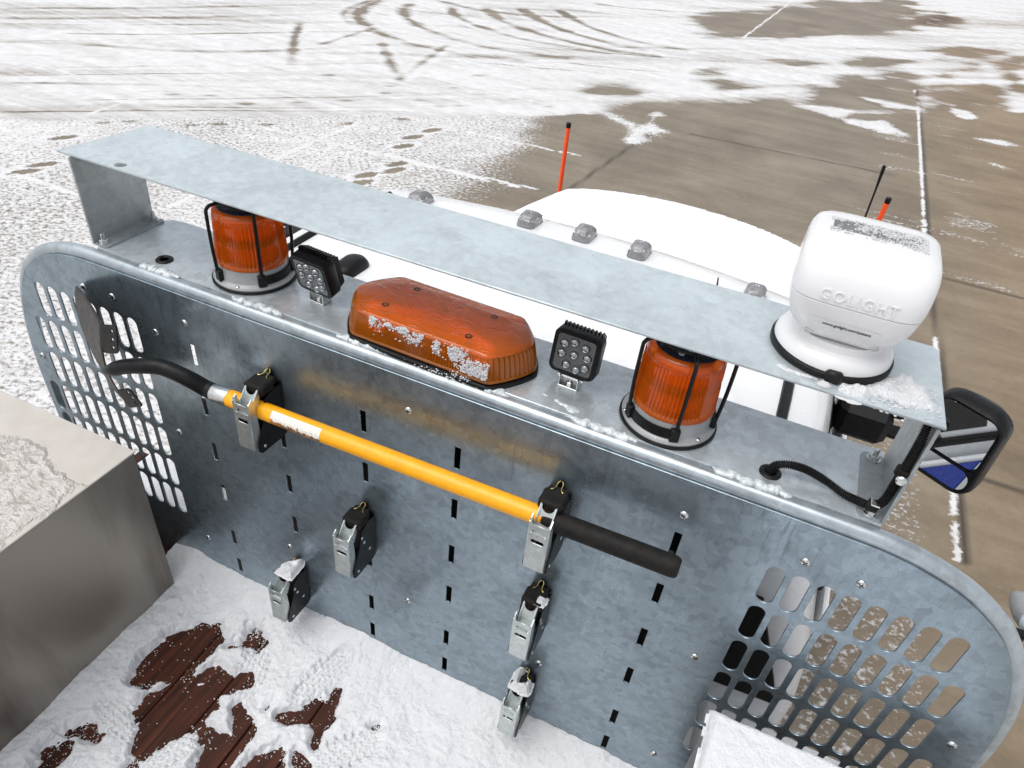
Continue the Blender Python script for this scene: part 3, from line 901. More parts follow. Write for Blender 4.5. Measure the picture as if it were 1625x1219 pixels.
# ------------------------------------------------------------------ truck
def build_truck():
    T = empty("work_truck", (0.0, 1.0, 0.0), "white work truck cab and hood under thin snow, seen past the steel rack", "truck")
    A = lambda o: adopt(T, o)
    # cab shell
    m = MB()
    cx = .01
    m.rings([
        rr_ring(-1.0, 1.0, .30, 1.95, .06, .62),
        rr_ring(-1.01, 1.01, .29, 1.96, .06, 1.0),
        rr_ring(-1.01, 1.01, .29, 1.96, .06, 1.30),
        rr_ring(-.985, .985, .29, 1.95, .07, 1.50),
        rr_ring(-.965, .965, .30, 1.90, .08, 1.56),
        rr_ring(-.845, .845, .31, 1.20, .09, 1.96, bulge=.10),
        rr_ring(-.815, .815, .325, 1.15, .10, 2.02, bulge=.10),
        rr_ring(-.775, .775, .35, 1.11, .10, 2.048, bulge=.11),
        rr_ring(-.70, .70, .40, 1.04, .09, 2.062, bulge=.12),
        rr_ring(-.3, .3, .6, .9, .05, 2.072, bulge=.05),
    ])
    A(m.build("cab", WHITE_PAINT, None, 40))
    # glazing, standing a few millimetres proud of the shell
    g = MB()
    g.add([(-.82, .282, 1.50), (.82, .282, 1.50), (.765, .299, 1.93), (-.765, .299, 1.93)], [(0, 1, 2, 3)])
    A(g.build("rear_window", DARK_GLASS, None, 0))
    A(MB().prism([(-.95, .62), (.70, .62), (.70, 1.34), (.955, 1.36), (.916, 1.464), (.864, 1.593), (.815, 1.715), (-.84, 1.62), (-.95, 1.60)], .270, .281, 'y').build("rear_gap_shade", BLACK_MATTE, None))  # added black sheet standing in for the shade behind slots and vents
    for sx in (-1, 1):
        g = MB()
        def side(y, z):
            t = (z - 1.56) / .40
            return (sx * (.965 - .12 * t + .004), y, z)
        g.add([side(.62, 1.60), side(1.62, 1.60), side(1.22, 1.93), side(.66, 1.93)], [(0, 1, 2, 3)])
        A(g.build("side_window", DARK_GLASS, None, 0))
        mm = MB().box((sx * .972, 1.12, 1.565), (.022, 1.2, .03), .006)
        A(mm.build("window_trim", BLACK, None))
        d = MB().box((sx * 1.008, 1.12, 1.11), (.014, 1.28, .82), .005)
        door = A(d.build("door", WHITE_PAINT, None))
        hnd = MB().box((sx * 1.024, .60, 1.10), (.025, .16, .03), .008)
        adopt(T, hnd.build("handle", BLACK, None))
        b = MB().add([(sx * 1.0185, .485, 1.50), (sx * 1.0185, 1.75, 1.50), (sx * 1.0185, 1.75, 1.18), (sx * 1.0185, .485, 1.20)], [(0, 1, 2, 3)])
        A(b.build("blue_stripe", BLUE, None, 0))
        b = MB().add([(sx * 1.021, .92, 1.495), (sx * 1.021, .98, 1.495), (sx * 1.021, 1.24, 1.17), (sx * 1.021, 1.02, 1.17)], [(0, 1, 2, 3)])
        A(b.build("white_flash", WHITE_PAINT, None, 0))
        b = MB().add([(sx * 1.021, .62, 1.495), (sx * 1.021, .64, 1.495), (sx * 1.021, .72, 1.17), (sx * 1.021, .60, 1.17)], [(0, 1, 2, 3)])
        A(b.build("white_flash", WHITE_PAINT, None, 0))
        # roof ditch moulding, black with snow on it
        mo = MB().tube([(sx * .716, .36, 2.052), (sx * .716, .6, 2.057), (sx * .712, .9, 2.057), (sx * .69, 1.06, 2.050)], .017, 8, squash=.9)
        A(mo.build("roof_moulding", BLACK, None))
        # front fender and wheel
        f = MB().box((sx * .92, 2.45, .95), (.15, 1.10, .56), .05)
        A(f.build("fender", WHITE_PAINT, None))
        w = MB()
        Mx = Matrix.Translation((sx * .86, 2.62, .42)) @ Matrix.Rotation(R(90), 4, 'Y')
        w.lathe([(.24, -.13), (.36, -.14), (.42, -.10), (.42, .10), (.36, .14), (.24, .13)], 40, Mx)
        ty = A(w.build("wheel", BLACK_MATTE, None))
        rm = MB().lathe([(.05, .10 * sx), (.22, .08 * sx), (.245, .125 * sx)], 32, Mx)
        adopt(T, rm.build("rim", STEEL, None))
    ws = MB().add([(-.90, 1.905, 1.60), (.90, 1.905, 1.60), (.77, 1.325, 1.94), (-.77, 1.325, 1.94)], [(0, 1, 2, 3)])
    A(ws.build("windscreen", DARK_GLASS, None, 0))
    # hood: bowed front edge, rounded shoulders
    xs = np.linspace(-.96, .96, 41)
    m = MB()
    rings = []
    for x in xs:
        yf = 3.42 - .16 * (x / .72) ** 2 if abs(x) < .72 else 3.26 - .75 * ((abs(x) - .72) / .24) ** 1.3
        row = []
        drop = .055 * (abs(x) / .96) ** 4
        for t in np.linspace(0, 1, 15):
            y = 1.86 + (yf - 1.86) * t
            z = 1.425 - .085 * t * t - drop
            row.append((x, y, z))
        row += [(x, yf + .03, 1.315 - drop), (x, yf + .05, 1.26 - drop), (x, yf + .05, .75)]
        rings.append(row)
    m.rings(rings, cap=False, closed=False)
    A(m.build("hood", WHITE_PAINT, None, 50))
    gr = MB().box((0, 3.475, 1.0), (1.2, .03, .34), .01)
    A(gr.build("grille", BLACK, None))
    bp = MB().box((0, 3.58, .68), (1.9, .22, .24), .04)
    A(bp.build("bumper", STEEL, None))
    ch = MB().box((0, -.2, .72), (.9, 7.0, .22), .02)
    A(ch.build("chassis", BLACK, None))
    # marker lights along the front of the roof
    for x in (-.565, -.19, .0, .19, .565):
        y = 1.135 - .26 * x * x
        def rg(hx, y0, y1, z): return [(x + px, y + py, z) for px, py in rrect(0, (y0 + y1) / 2, hx * 2, y1 - y0, min(hx, (y1 - y0) / 2) * .55, 4)]
        b = MB().rings([rg(.032, -.058, .050, 2.05), rg(.0315, -.0575, .049, 2.064)])
        bo = A(b.build("marker_light", BLACK, None))
        l = MB().rings([rg(.031, -.057, .048, 2.0642), rg(.0305, -.056, .047, 2.072), rg(.029, -.052, .038, 2.086), rg(.024, -.042, .018, 2.100), rg(.012, -.028, -.004, 2.106)])
        ln = adopt(T, l.build("lens", SMOKE, None, 50))
        ln2 = adopt(T, MB().box((x, y - .012, 2.08), (.03, .05, .012), .004).build("bulb", REFLECTOR, None))
        for q in (ln, ln2):
            q.parent = bo
            q.matrix_parent_inverse = Matrix.Translation((0, -1.0, 0)).inverted() @ Matrix.Translation((0, -1.0, 0))
            q.matrix_parent_inverse = Matrix.Identity(4)
    # aerials on the roof and the fender
    m = MB()
    m.rings([[(-.49 + px, .53 + py, z) for px, py in rrect(0, 0, .075 * s, .13 * s, .035 * s, 5)] for s, z in ((1.0, 2.06), (.97, 2.078), (.8, 2.092), (.45, 2.098))])
    A(m.build("roof_aerial_base", BLACK, None, 50))
    A(MB().tube([(.455, 1.055, 2.06), (.452, 1.035, 2.10)], [.003, .002], 6).build("roof_whip", BLACK, None))
    A(MB().tube([(.92, 2.60, 1.40), (.913, 2.60, 1.62), (.904, 2.60, 1.95), (.900, 2.60, 2.04), (.899, 2.60, 2.067)], [.007, .0045, .0045, .008, .008], 8).build("whip_aerial", BLACK, None))
    # loading deck behind the cab
    bed = MB()
    for k in range(20):
        x = -1.19 + k * .1253
        bed.box((x, -1.69 if abs(x) < .82 else -1.55, 1.205), (.1225, 3.38 if abs(x) < .82 else 3.66, .03), .003)
    A(bed.build("bed_floor", WOOD, None, 0))
    fr = MB().box((0, -1.70, 1.14), (2.44, 3.38, .09), .01)
    A(fr.build("bed_frame", BLACK, None))
    for x, y in ((-.535, -.135), (-.28, -.145), (-.03, -.145), (-.54, -.62), (-.16, -.62)):
        A(MB().lathe([(.0, 1.2225), (.007, 1.2225), (.0065, 1.2195)], 12, Matrix.Translation((x, y, 0))).build("deck_screw", STEEL, None))
    # right door mirror, on its arm
    n = Vector((-.51, -.849, -.135)).normalized()
    u = Vector((0, 0, 1)).cross(n).normalized()      # to the left as seen from behind
    u = -u if u.x < 0 else u
    v = n.cross(u); v = v if v.z > 0 else -v
    c = Vector((1.200, .935, 1.862))
    def F(a, b, d): return c + u * a + v * b + n * d
    def rg(w, h, d, r_, dx=0): return [F(px + dx, py, d) for px, py in rrect(0, 0, w, h, r_, 6)]
    hs_ = MB().rings([rg(.186, .294, .012, .052), rg(.193, .301, .0, .055), rg(.191, .298, -.035, .055), rg(.155, .253, -.075, .06), rg(.10, .16, -.095, .04)])
    # raised rim round the glass
    hs_.rings([rg(.186, .294, .012, .052), rg(.177, .284, .017, .048), rg(.164, .271, .012, .044), rg(.162, .269, .004, .043)], cap=False)
    house = A(hs_.build("mirror", BLACK, None, 40))
    gl = NT("mirror_silver")
    gl.set(Base_Color=(.80, .82, .83), Metallic=1.0, Roughness=.02)
    pl = [F(px, py, .0135) for px, py in rrect(0, .045, .158, .176, .03, 6)]
    q = MB().add(pl, [tuple(range(len(pl)))])
    a1 = q.build("mirror_glass", gl.mat, None, 0)
    pl = [F(px, py, .0140) for px, py in rrect(0, -.092, .155, .078, .034, 6)]
    q = MB().add(pl, [tuple(range(len(pl)))])
    a2 = q.build("spotter_glass", gl.mat, None, 0)
    q = MB().add([F(-.080, -.054, .016), F(.080, -.054, .016), F(.080, -.044, .016), F(-.080, -.044, .016)], [(0, 1, 2, 3)])
    a3 = q.build("divider", BLACK, None, 0)
    for o in (a1, a2, a3):
        o.parent = house
        o.matrix_parent_inverse = Matrix.Identity(4)
    am = MB().box((.955, .93, 1.865), (.14, .13, .11), .02)
    am.box((1.08, .945, 1.90), (.16, .05, .028), .01)
    am.box((1.08, .945, 1.83), (.16, .05, .028), .01)
    A(am.build("mirror_arm", BLACK, None))
    # left mirror
    am = MB().box((-.955, .93, 1.865), (.14, .13, .11), .02)
    am.box((-1.08, .945, 1.90), (.16, .05, .028), .01)
    am.box((-1.08, .945, 1.83), (.16, .05, .028), .01)
    am.box((-1.22, .93, 1.862), (.20, .08, .30), .03)
    A(am.build("mirror", BLACK, None))
    return T


build_truck()


# ------------------------------------------------------------------ snow helpers
def snow_patch(name, polys, zbase, height, res, mat, label, cat, soft=.012, rough=.6, nsc=40, under=.003, taper=1.0, parent=None, clip=None):
    pts = np.array([q for p in polys for q in p])
    mar = soft * 3
    xs = np.arange(pts[:, 0].min() - mar, pts[:, 0].max() + mar, res)
    ys = np.arange(pts[:, 1].min() - mar, pts[:, 1].max() + mar, res)
    X, Y = np.meshgrid(xs, ys, indexing='ij')
    D = np.full(X.shape, -9.0)
    for p in polys: D = np.maximum(D, poly_sdf(X, Y, p))
    D = D + (fbm(X * nsc * .6, Y * nsc * .6, 4) - .5) * soft * 2.2
    f = sstep(D, -soft * .4, soft * 1.6) ** taper
    n = fbm(X * nsc, Y * nsc, 5)
    Z = zbase - under + f * (height * (1 - rough + rough * 2 * (n - .15)) + under)
    keep = D > -soft * .5
    o = grid_mesh(name, list(xs), list(ys), Z, mat, keep=keep)
    return tag(o, label, cat, kind="stuff")


def crumbs(name, spots, rmin, rmax, mat, label, cat="snow"):
    """crusty clumps: many irregular grains heaped together in one body of snow"""
    m = MB()
    ico = []
    bm = bmesh.new(); bmesh.ops.create_icosphere(bm, subdivisions=1, radius=1)
    V = [v.co.copy() for v in bm.verts]; Fc = [tuple(v.index for v in f.verts) for f in bm.faces]
    bm.free()
    for p in spots:
        r_ = random.uniform(rmin, rmax)
        sc = Vector((random.uniform(.7, 1.3), random.uniform(.7, 1.3), random.uniform(.5, 1.0)))
        vs = [(p[0] + v.x * r_ * sc.x * random.uniform(.8, 1.2), p[1] + v.y * r_ * sc.y * random.uniform(.8, 1.2), p[2] + v.z * r_ * sc.z * random.uniform(.8, 1.2)) for v in V]
        m.add(vs, Fc)
    o = m.build(name, mat, None, 180)
    return tag(o, label, cat, kind="stuff")


# hood and roof snow
def roof_snow():
    xs = np.linspace(-.93, .93, 150); ys = np.linspace(1.9, 3.44, 120)
    X, Y = np.meshgrid(xs, ys, indexing='ij')
    yf = np.where(np.abs(X) < .72, 3.42 - .16 * (X / .72) ** 2, 3.26 - .75 * np.clip((np.abs(X) - .72) / .24, 0, 9) ** 1.3)
    Yc = np.minimum(Y, yf + .02)
    t = np.clip((Yc - 1.86) / (yf - 1.86), 0, 1.02)
    base = 1.425 - .085 * t * t - .055 * (np.abs(X) / .96) ** 4
    e = sstep(yf - Y + (fbm(X * 25, Y * 25, 3) - .5) * .03, -.01, .05) * sstep(.95 - np.abs(X) + (fbm(X * 20, Y * 20, 3) - .5) * .03, 0, .05)
    Z = base - .004 + e * (.012 + .012 * fbm(X * 9, Y * 9, 4))
    tag(grid_mesh("snow_cover", list(xs), list(ys), Z, SNOW_ROOF, keep=(Y < yf + .01)), "smooth white snow blanketing the truck hood", "snow", kind="stuff")
    xs = np.linspace(-.70, .77, 210); ys = np.linspace(.34, 1.20, 130)
    X, Y = np.meshgrid(xs, ys, indexing='ij')
    yf = 1.165 - .20 * (X / .7) ** 2
    e = sstep(yf - Y + (fbm(X * 30, Y * 30, 3) - .5) * .03, 0, .05) * sstep(.765 - np.abs(X) + (fbm(X * 30, Y * 30, 3) - .5) * .02, 0, .03)
    r_ = np.maximum(np.abs(X) / .8, 0)
    base = 2.073 - .030 * r_ ** 3 - .022 * np.clip(Y / 1.2, 0, 1) ** 4 - .02 * np.clip(.42 - Y, 0, 1)
    hole = (1 - sstep(np.abs(np.abs(X) - .716) + (fbm(X * 40, Y * 40, 4) - .5) * .04, .008, .024))
    lumps = fbm(X * 14, Y * 14, 5)
    for lx in (-.565, -.19, 0, .19, .565):
        ly = 1.135 - .26 * lx * lx
        e = e * sstep(np.hypot((X - lx) / .036, (Y - ly + .002) / .064) + (fbm(X * 50, Y * 50, 3) - .5) * .5, .75, 1.1)
    Z = base - .012 + e * (.013 + .006 * lumps) * (1 - hole)
    tag(grid_mesh("snow_cover", list(xs), list(ys), Z, SNOW_ROOF, keep=e * (1 - hole) > .02), "thin snow over the truck cab roof around the marker lights", "snow", kind="stuff")


roof_snow()


for lx in (-.565, -.19, .0, .19, .565):
    ly = 1.135 - .26 * lx * lx
    sp = []
    for k in range(330):
        a, q = random.uniform(-.028, .028), random.uniform(-.050, .038)
        if vnoise(np.array(a * 90 + lx * 50), np.array(q * 90.)) < .42: continue
        f = max(abs(a) / .031, abs(q + .006) / .052)
        sp.append((lx + a, ly + q, 2.105 - .022 * f ** 2 - .006 * (q > 0)))
    crumbs("snow_crust", sp, .0012, .0034, SNOW_CLUMP, "crumbs of snow caught on one of the clear cab marker lights")

# ------------------------------------------------------------------ headache rack
ZD = 2.254          # top of the lamp shelf
ZU = 2.462          # top of the raised plate
XC = .0165


def rack_outline(off=0.0):
    right = [(.0, 2.252), (.4, 2.252), (.80, 2.252), (.90, 2.247), (.955, 2.235), (1.005, 2.216), (1.05, 2.187), (1.09, 2.150), (1.125, 2.096),
             (1.152, 2.030), (1.172, 1.955), (1.184, 1.87), (1.188, 1.78), (1.184, 1.64), (1.175, 1.44), (1.165, 1.21)]
    c = [(p.x, p.y) for p in catmull([(a, b, 0) for a, b in right], 5)]
    full = [(-x, z) for x, z in c[::-1]] + c[1:]
    out = []
    for i, p in enumerate(full):
        a, b = full[max(i - 1, 0)], full[min(i + 1, len(full) - 1)]
        tx, tz = b[0] - a[0], b[1] - a[1]
        L = math.hypot(tx, tz)
        nx, nz = -tz / L, tx / L                    # outward
        px = p[0] + (.024 * min(1, max(0, (p[0] - .92) / .25)) if p[0] > 0 else 0)
        out.append((XC + px + nx * off, p[1] + nz * off, nx, nz))
    return out


def build_rack():
    T = empty("headache_rack", (XC, 0.02, 1.22), "galvanised steel headboard rack with slotted vents and a raised plate over its lamp shelf", "truck rack")
    A = lambda o: adopt(T, o)
    # bent tube frame
    path = rack_outline()
    prof = []
    for cx_, cy_, a0 in ((-.016, .020, 180), (-.016, .034, 90), (-.030, .034, 0), (-.030, .020, 270)):
        pass
    ro, d0, d1, nin, rad = 0.0, .0055, .037, -.036, .014
    loop = []
    for (cn, cd, a0) in ((ro - rad, d0 + rad, 270), (ro - rad, d1 - rad, 0), (nin + rad, d1 - rad, 90), (nin + rad, d0 + rad, 180)):
        for k in range(6):
            a = R(a0 + 90 * k / 5)
            loop.append((cn + rad * math.cos(a), cd + rad * math.sin(a)))
    rings = []
    for x, z, nx, nz in path:
        rings.append([(x + nx * n_, d_, z + nz * n_) for n_, d_ in loop])
    A(MB().rings(rings).build("frame", ZINC_RIM, None, 40))
    # sheet with vents, tool slots
    outl = [(x, z) for x, z, _, _ in rack_outline(-.021)]
    holes = []
    for i, z in enumerate((2.062, 1.949, 1.836, 1.7235, 1.611, 1.4985)):
        for k in range((8, 9, 9, 10, 10, 10)[i]):
            x = .745 + .0426 * k
            for s in (-1, 1):
                if s < 0 and i == 3 and k == 9: pass
                holes.append(stadium(XC + s * x, z, .0305, .098))
    for x in (-.549, -.319, -.094, .130, .356, .584):
        for z in (2.072, 1.922, 1.771, 1.622, 1.440, 1.316):
            holes.append([(x - .007, z - .03), (x + .007, z - .03), (x + .007, z + .03), (x - .007, z + .03)])
    Mx = Matrix.Translation((0, .002, 0)) @ XZ
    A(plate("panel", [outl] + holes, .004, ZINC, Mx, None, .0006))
    # screws
    first = None
    scr = [(-.86, 2.152), (-.769, 2.155), (-.655, 2.098), (-.555, 2.158), (.016, 2.150), (.582, 2.150), (.795, 2.148), (.887, 2.146), (.694, 1.782),
           (.38, 1.515), (.017, 1.522), (-.347, 1.52), (-.66, 1.79), (-1.114, 1.859), (-.652, 1.381), (.699, 1.366), (1.157, 1.846)]
    for x, z in scr:
        if first is None:
            m = MB()
            Ry = Matrix.Rotation(R(90), 4, 'X')
            m.lathe([(.0088, 0.0), (.0086, .0014), (.0065, .0034), (.003, .0042), (0, .0044)], 16, Ry)
            m.box((0, -.0040, 0), (.0085, .002, .0016), 0, None, 1)
            m.box((0, -.0041, 0), (.0016, .002, .0085), 0, None, 1)
            o = first = m.build("screw", [STEEL, PRINT_DARK], None, 40)
        else:
            o = first.copy(); col.objects.link(o)
        o.location = (x, 0, z)
        o.rotation_euler = (0, random.uniform(0, 1.5), 0)
        A(o)
    # lamp shelf
    dk = plate("lamp_shelf", [[(-.815, .030), (.876, .030), (.876, .232), (-.76, .232), (-.785, .226), (-.803, .210), (-.815, .185)]],
               .006, ZINC_DECK, Matrix.Translation((0, 0, ZD - .003)), None, .0008)
    A(dk)
    lip = MB().box((.055, .2295, ZD - .024), (1.63, .005, .036), .001)
    A(lip.build("shelf_flange", ZINC_DECK, None))
    # intermittent weld / sealant runs where the shelf meets the tube
    for x0, x1 in ((-.685, -.575), (-.43, -.30), (-.165, -.04), (.085, .215), (.34, .465), (.60, .735)):
        n_ = 46
        pts, rad_ = [], []
        for k in range(n_):
            t = k / (n_ - 1)
            x = x0 + (x1 - x0) * t
            pts.append((x, .0265 + .0022 * math.sin(x * 170) + random.uniform(-.0012, .0012), ZD - .0015 + random.uniform(-.0006, .0010)))
            rad_.append((.0062 + .0016 * math.sin(x * 260) + random.uniform(-.001, .001)) * min(1, 5 * t + .25, 5 * (1 - t) + .25))
        A(MB().tube(pts, rad_, 9, squash=1.5).build("weld_bead", ICE, None, 60))
    # uprights with bolted feet
    for s, xw in ((1, -.831), (-1, .877)):
        th = .005
        m = MB().prism([(.036, ZD + .001), (.207, ZD + .001), (.214, ZU - .0065), (.036, ZU - .0065)], xw - th / 2, xw + th / 2, 'x')
        up = A(m.build("bracket", ZINC_DULL, None, 0))
        f = MB().prism(rrect(xw + s * .0205, .1215, .040, .171, .008, 4), ZD + .0005, ZD + .0055, 'z')
        ft = f.build("foot", ZINC_DULL, None, 0)
        parts = [ft]
        for y in (.047, .192):
            xb = xw + s * .021
            b = MB()
            mt = Matrix.Translation((xb, y, ZD + .0055))
            b.lathe([(.0125, 0), (.0125, .002)], 20, mt)
            b.lathe([(.0092, .002), (.0092, .008), (.0078, .0095)], 6, mt)
            b.lathe([(.0045, .0095), (.0045, .022), (.0035, .0235)], 12, mt)
            parts.append(b.build("bolt", STEEL, None, 30))
        for o in parts:
            o.parent = up
            o.matrix_parent_inverse = Matrix.Identity(4)
    # raised plate
    pl = plate("raised_plate", [[(-.868, .040), (.885, .038), (.882, .262), (.874, .273), (-.838, .266), (-.842, .262)], circle(-.710, .060, .0125), circle(.711, .059, .0125)],
               .005, ZINC_TOP, Matrix.Translation((0, 0, ZU - .0025)), None, .0008)
    A(pl)
    # grommets in the shelf
    for x, y in ((-.654, .067), (.693, .066)):
        g = MB().lathe([(.019, 0), (.019, .002), (.016, .0045), (.012, .0045), (.0095, .002), (.009, -.004), (0, -.005)], 28, Matrix.Translation((x, y, ZD)))
        A(g.build("grommet", GASKET, None, 40))
    # small round lamp on the right shoulder
    m = MB()
    mt = Matrix.Translation((1.158, .066, 2.146)) @ Matrix.Rotation(R(75), 4, 'X') @ Matrix.Rotation(R(15), 4, 'Y')
    m.lathe([(.012, -.06), (.02, -.045), (.027, -.02), (.028, .0), (.0275, .004)], 28, mt)
    m.box((1.122, .040, 2.125), (.05, .016, .02), .003, None, 1)
    sl = A(m.build("side_lamp", [GREY_BASE, BLACK], None, 40))
    l = MB().lathe([(.026, .004), (.022, .010), (.012, .0135), (0, .0145)], 28, mt).build("lens", simple("side_lamp_lens", (.45, .50, .56), .25), None, 50)
    l.parent = sl; l.matrix_parent_inverse = Matrix.Identity(4)
    return T


def ice_mat():
    t = NT("clouded_sealant")
    n = t.noise(90, 4, .6)
    t.set(Base_Color=t.ramp(n, [(.3, (.42, .47, .49)), (.7, (.74, .78, .79))]), Roughness=.2, Normal=t.bump(n, .4, .004))
    t.p.inputs["Coat Weight"].default_value = .5
    return t.mat


ICE = ice_mat()
build_rack()


# ------------------------------------------------------------------ beacons
def make_beacon():
    T = empty("amber_beacon", (0, 0, 0), "x", "warning beacon", "caged amber beacons on the shelf")
    b = MB().lathe([(.088, 0), (.090, .002), (.090, .0045), (.086, .006)], 64)
    b.build("gasket", GASKET, T, 40)
    b = MB().lathe([(.0855, .005), (.0865, .009), (.084, .013), (.0765, .0165), (.0755, .020), (.0750, .046), (.073, .047)], 72)
    base = b.build("base", GREY_BASE, T, 30)
    for a in (285, 45, 165):
        s = MB().lathe([(.0055, .0), (.0052, .002), (.003, .0036), (0, .004)], 12, Matrix.Translation((.0808 * math.cos(R(a)), .0808 * math.sin(R(a)), .0125)))
        s.build("screw", STEEL, base, 40)
    N = 248
    def rib(r_, z_, k):
        if .0555 < z_ < .150: return r_ + .0017 * (abs((k % 4) - 2) - 1)
        return r_
    prof = [(.0735, .046), (.0755, .047), (.0757, .0545), (.0742, .0560)]
    zs = np.linspace(.0580, .1490, 10)
    prof += [(.0735 - .0006 * i - (.0012 if abs(i - 5) < 1 else 0), float(z)) for i, z in enumerate(zs)]
    prof += [(.0690, .1505), (.0695, .153), (.0680, .160), (.0630, .1655), (.0575, .1672)]
    MB().lathe(prof, N, fn=rib, cap=False).build("lens", AMBER, T, 60)
    # light engine seen through the lens
    c = MB()
    c.lathe([(.060, .046), (.060, .050), (.030, .052), (.030, .094), (.0665, .097), (.0665, .107), (.030, .109), (.030, .150), (.052, .154)], 40)
    c.build("light_engine", simple("light_engine_dark", (.03, .02, .015), .4, 0, .3, 40), T, 40)
    w = MB().lathe([(.050, .053), (.055, .092)], 40, cap=False).lathe([(.055, .110), (.050, .150)], 40, cap=False)
    w.build("reflector", simple("amber_reflector", (1.0, .34, .05), .3, .2, .1, 90), T, 40)
    cap = MB().lathe([(.0585, .1660), (.0585, .1690), (.056, .1702), (.02, .1706), (0, .1707)], 48)
    cp = cap.build("cap", NAVY, T, 40)
    lg = MB()
    for i, r_ in enumerate((.0045, .0075, .0105, .0135)):
        for sgn in (0, 180):
            lg.tube([(-.022 + r_ * math.cos(R(a + sgn)), -.032 + .62 * r_ * math.sin(R(a + sgn)), .1712) for a in range(-50, 51, 10)], .0007, 5)
    lg.build("emblem", PRINT_GREY, cp, 0)
    text_mesh("lettering", "E", .022, .0003, PRINT_GREY, Matrix.Translation((.010, -.022, .1713)), cp)
    # guard
    g = MB()
    angs = [178, 250, 322, 34, 106]
    for a in angs:
        ca, sa = math.cos(R(a)), math.sin(R(a))
        pts = [(.0805, .018), (.0835, .05), (.0855, .10), (.0855, .165), (.0835, .176), (.076, .182), (.058, .184)]
        P = catmull([(r_ * ca, r_ * sa, z) for r_, z in pts], 4)
        g.tube(P, .0036, 8)
        g.box((0, 0, 0), (.012, .017, .026), .002, Matrix.Rotation(R(a), 4, 'Z') @ Matrix.Translation((.0795, 0, .027)))
    g.tube([(.058 * math.cos(R(a)), .058 * math.sin(R(a)), .184) for a in range(0, 361, 10)], .0028, 8, cap=False)
    for a0, a1 in ((178, 250), (322, 394)):
        rg = []
        for a in range(a0, a1 + 1, 6):
            ca, sa = math.cos(R(a)), math.sin(R(a))
            rg.append([(r_ * ca, r_ * sa, z) for r_, z in ((.0765, .017), (.0800, .017), (.0800, .036), (.0765, .036))])
        g.rings(rg)
    g.build("guard", POWDER, T, 40)
    return T


bc = make_beacon()
for i, (x, y, rz, lab) in enumerate(((-.450, .124, 0, "caged amber beacon near the bare steel end of the shelf, left of the lamps"),
                                     (.497, .118, 39, "caged amber beacon standing nearest the white spotlight"))):
    o = bc if i == 0 else copy_tree(bc)
    o.location = (x, y, ZD)
    o.rotation_euler = (0, 0, R(rz))
    o["label"] = lab


# ------------------------------------------------------------------ LED work lights
def make_worklight(tilt):
    T = empty("work_light", (0, 0, 0), "x", "work light", "square led work lights on the shelf")
    # bracket
    b = MB()
    b.box((0, 0, .002), (.042, .030, .003), .0008)
    b.box((-.0195, 0, .014), (.003, .028, .024), .0008)
    b.box((.0195, 0, .014), (.003, .028, .024), .0008)
    br = b.build("bracket", STEEL, T, 0)
    bo = MB().lathe([(.0075, .0035), (.0075, .008), (.006, .0095)], 6).lathe([(.0035, .0095), (.0035, .015)], 10)
    bo.build("bolt", STEEL, br, 30)
    pv = MB().tube([(-.027, 0, .019), (.027, 0, .019)], .0045, 10)
    pv.build("bolt", STEEL, br, 30)
    # housing: local frame tilted back a little
    H = Matrix.Translation((0, .002, .024)) @ Matrix.Rotation(R(tilt), 4, 'X')
    h = MB()
    def rg(w, y, r_): return [H @ Vector((px, y, pz + .054)) for px, pz in rrect(0, 0, w, w, r_, 6)]
    h.rings([rg(.088, -.013, .013), rg(.0965, -.0135, .015), rg(.099, -.010, .016), rg(.099, .016, .016), rg(.094, .020, .015)])
    for k in range(11):
        x = -.040 + .008 * k
        h.prism([(.018, .010), (.040, .018), (.040, .092), (.018, .1085), (.010, .1085), (.010, .104)], x - .0013, x + .0013, 'x', H)
    h.box((0, .008, .003), (.030, .022, .014), .003, H)
    hs2 = h.build("housing", BLACK, T, 35)
    l = MB()
    pl = [H @ Vector((px, -.0142, pz + .054)) for px, pz in rrect(0, 0, .080, .080, .008, 6)]
    l.add(pl, [tuple(range(len(pl)))])
    le = l.build("lens", LED_COVER, T, 0)
    pos = [(-.024, .020), (-.004, .028), (.0195, .0225), (-.026, -.003), (0, 0), (.0275, .002), (-.012, -.026), (.010, -.031), (.027, -.0205)]
    for x, z in pos:
        q = MB().lathe([(.0098, 0.0), (.0090, .0026), (.0068, .0048), (.0035, .0062), (0, .0067)], 18, H @ Matrix.Translation((x, -.0142, z + .054)) @ Matrix.Rotation(R(90), 4, 'X'))
        rf = q.build("reflector", REFLECTOR, le, 50)
    return T


for i, (x, y, rx, ry, rz, lab) in enumerate(((-.268, .112, 0, 0, -6, "square black led work light tilted beside the beacon at the far end of the shelf"),
                                             (.303, .116, 0, 0, -3, "square black led work light standing straight between the low amber bar and a beacon"))):
    o = make_worklight(13 if i == 0 else -9)
    o.location = (x, y, ZD)
    o.scale = (.95, .95, .90)
    o.rotation_euler = (R(rx), R(ry), R(rz))
    o["label"] = lab


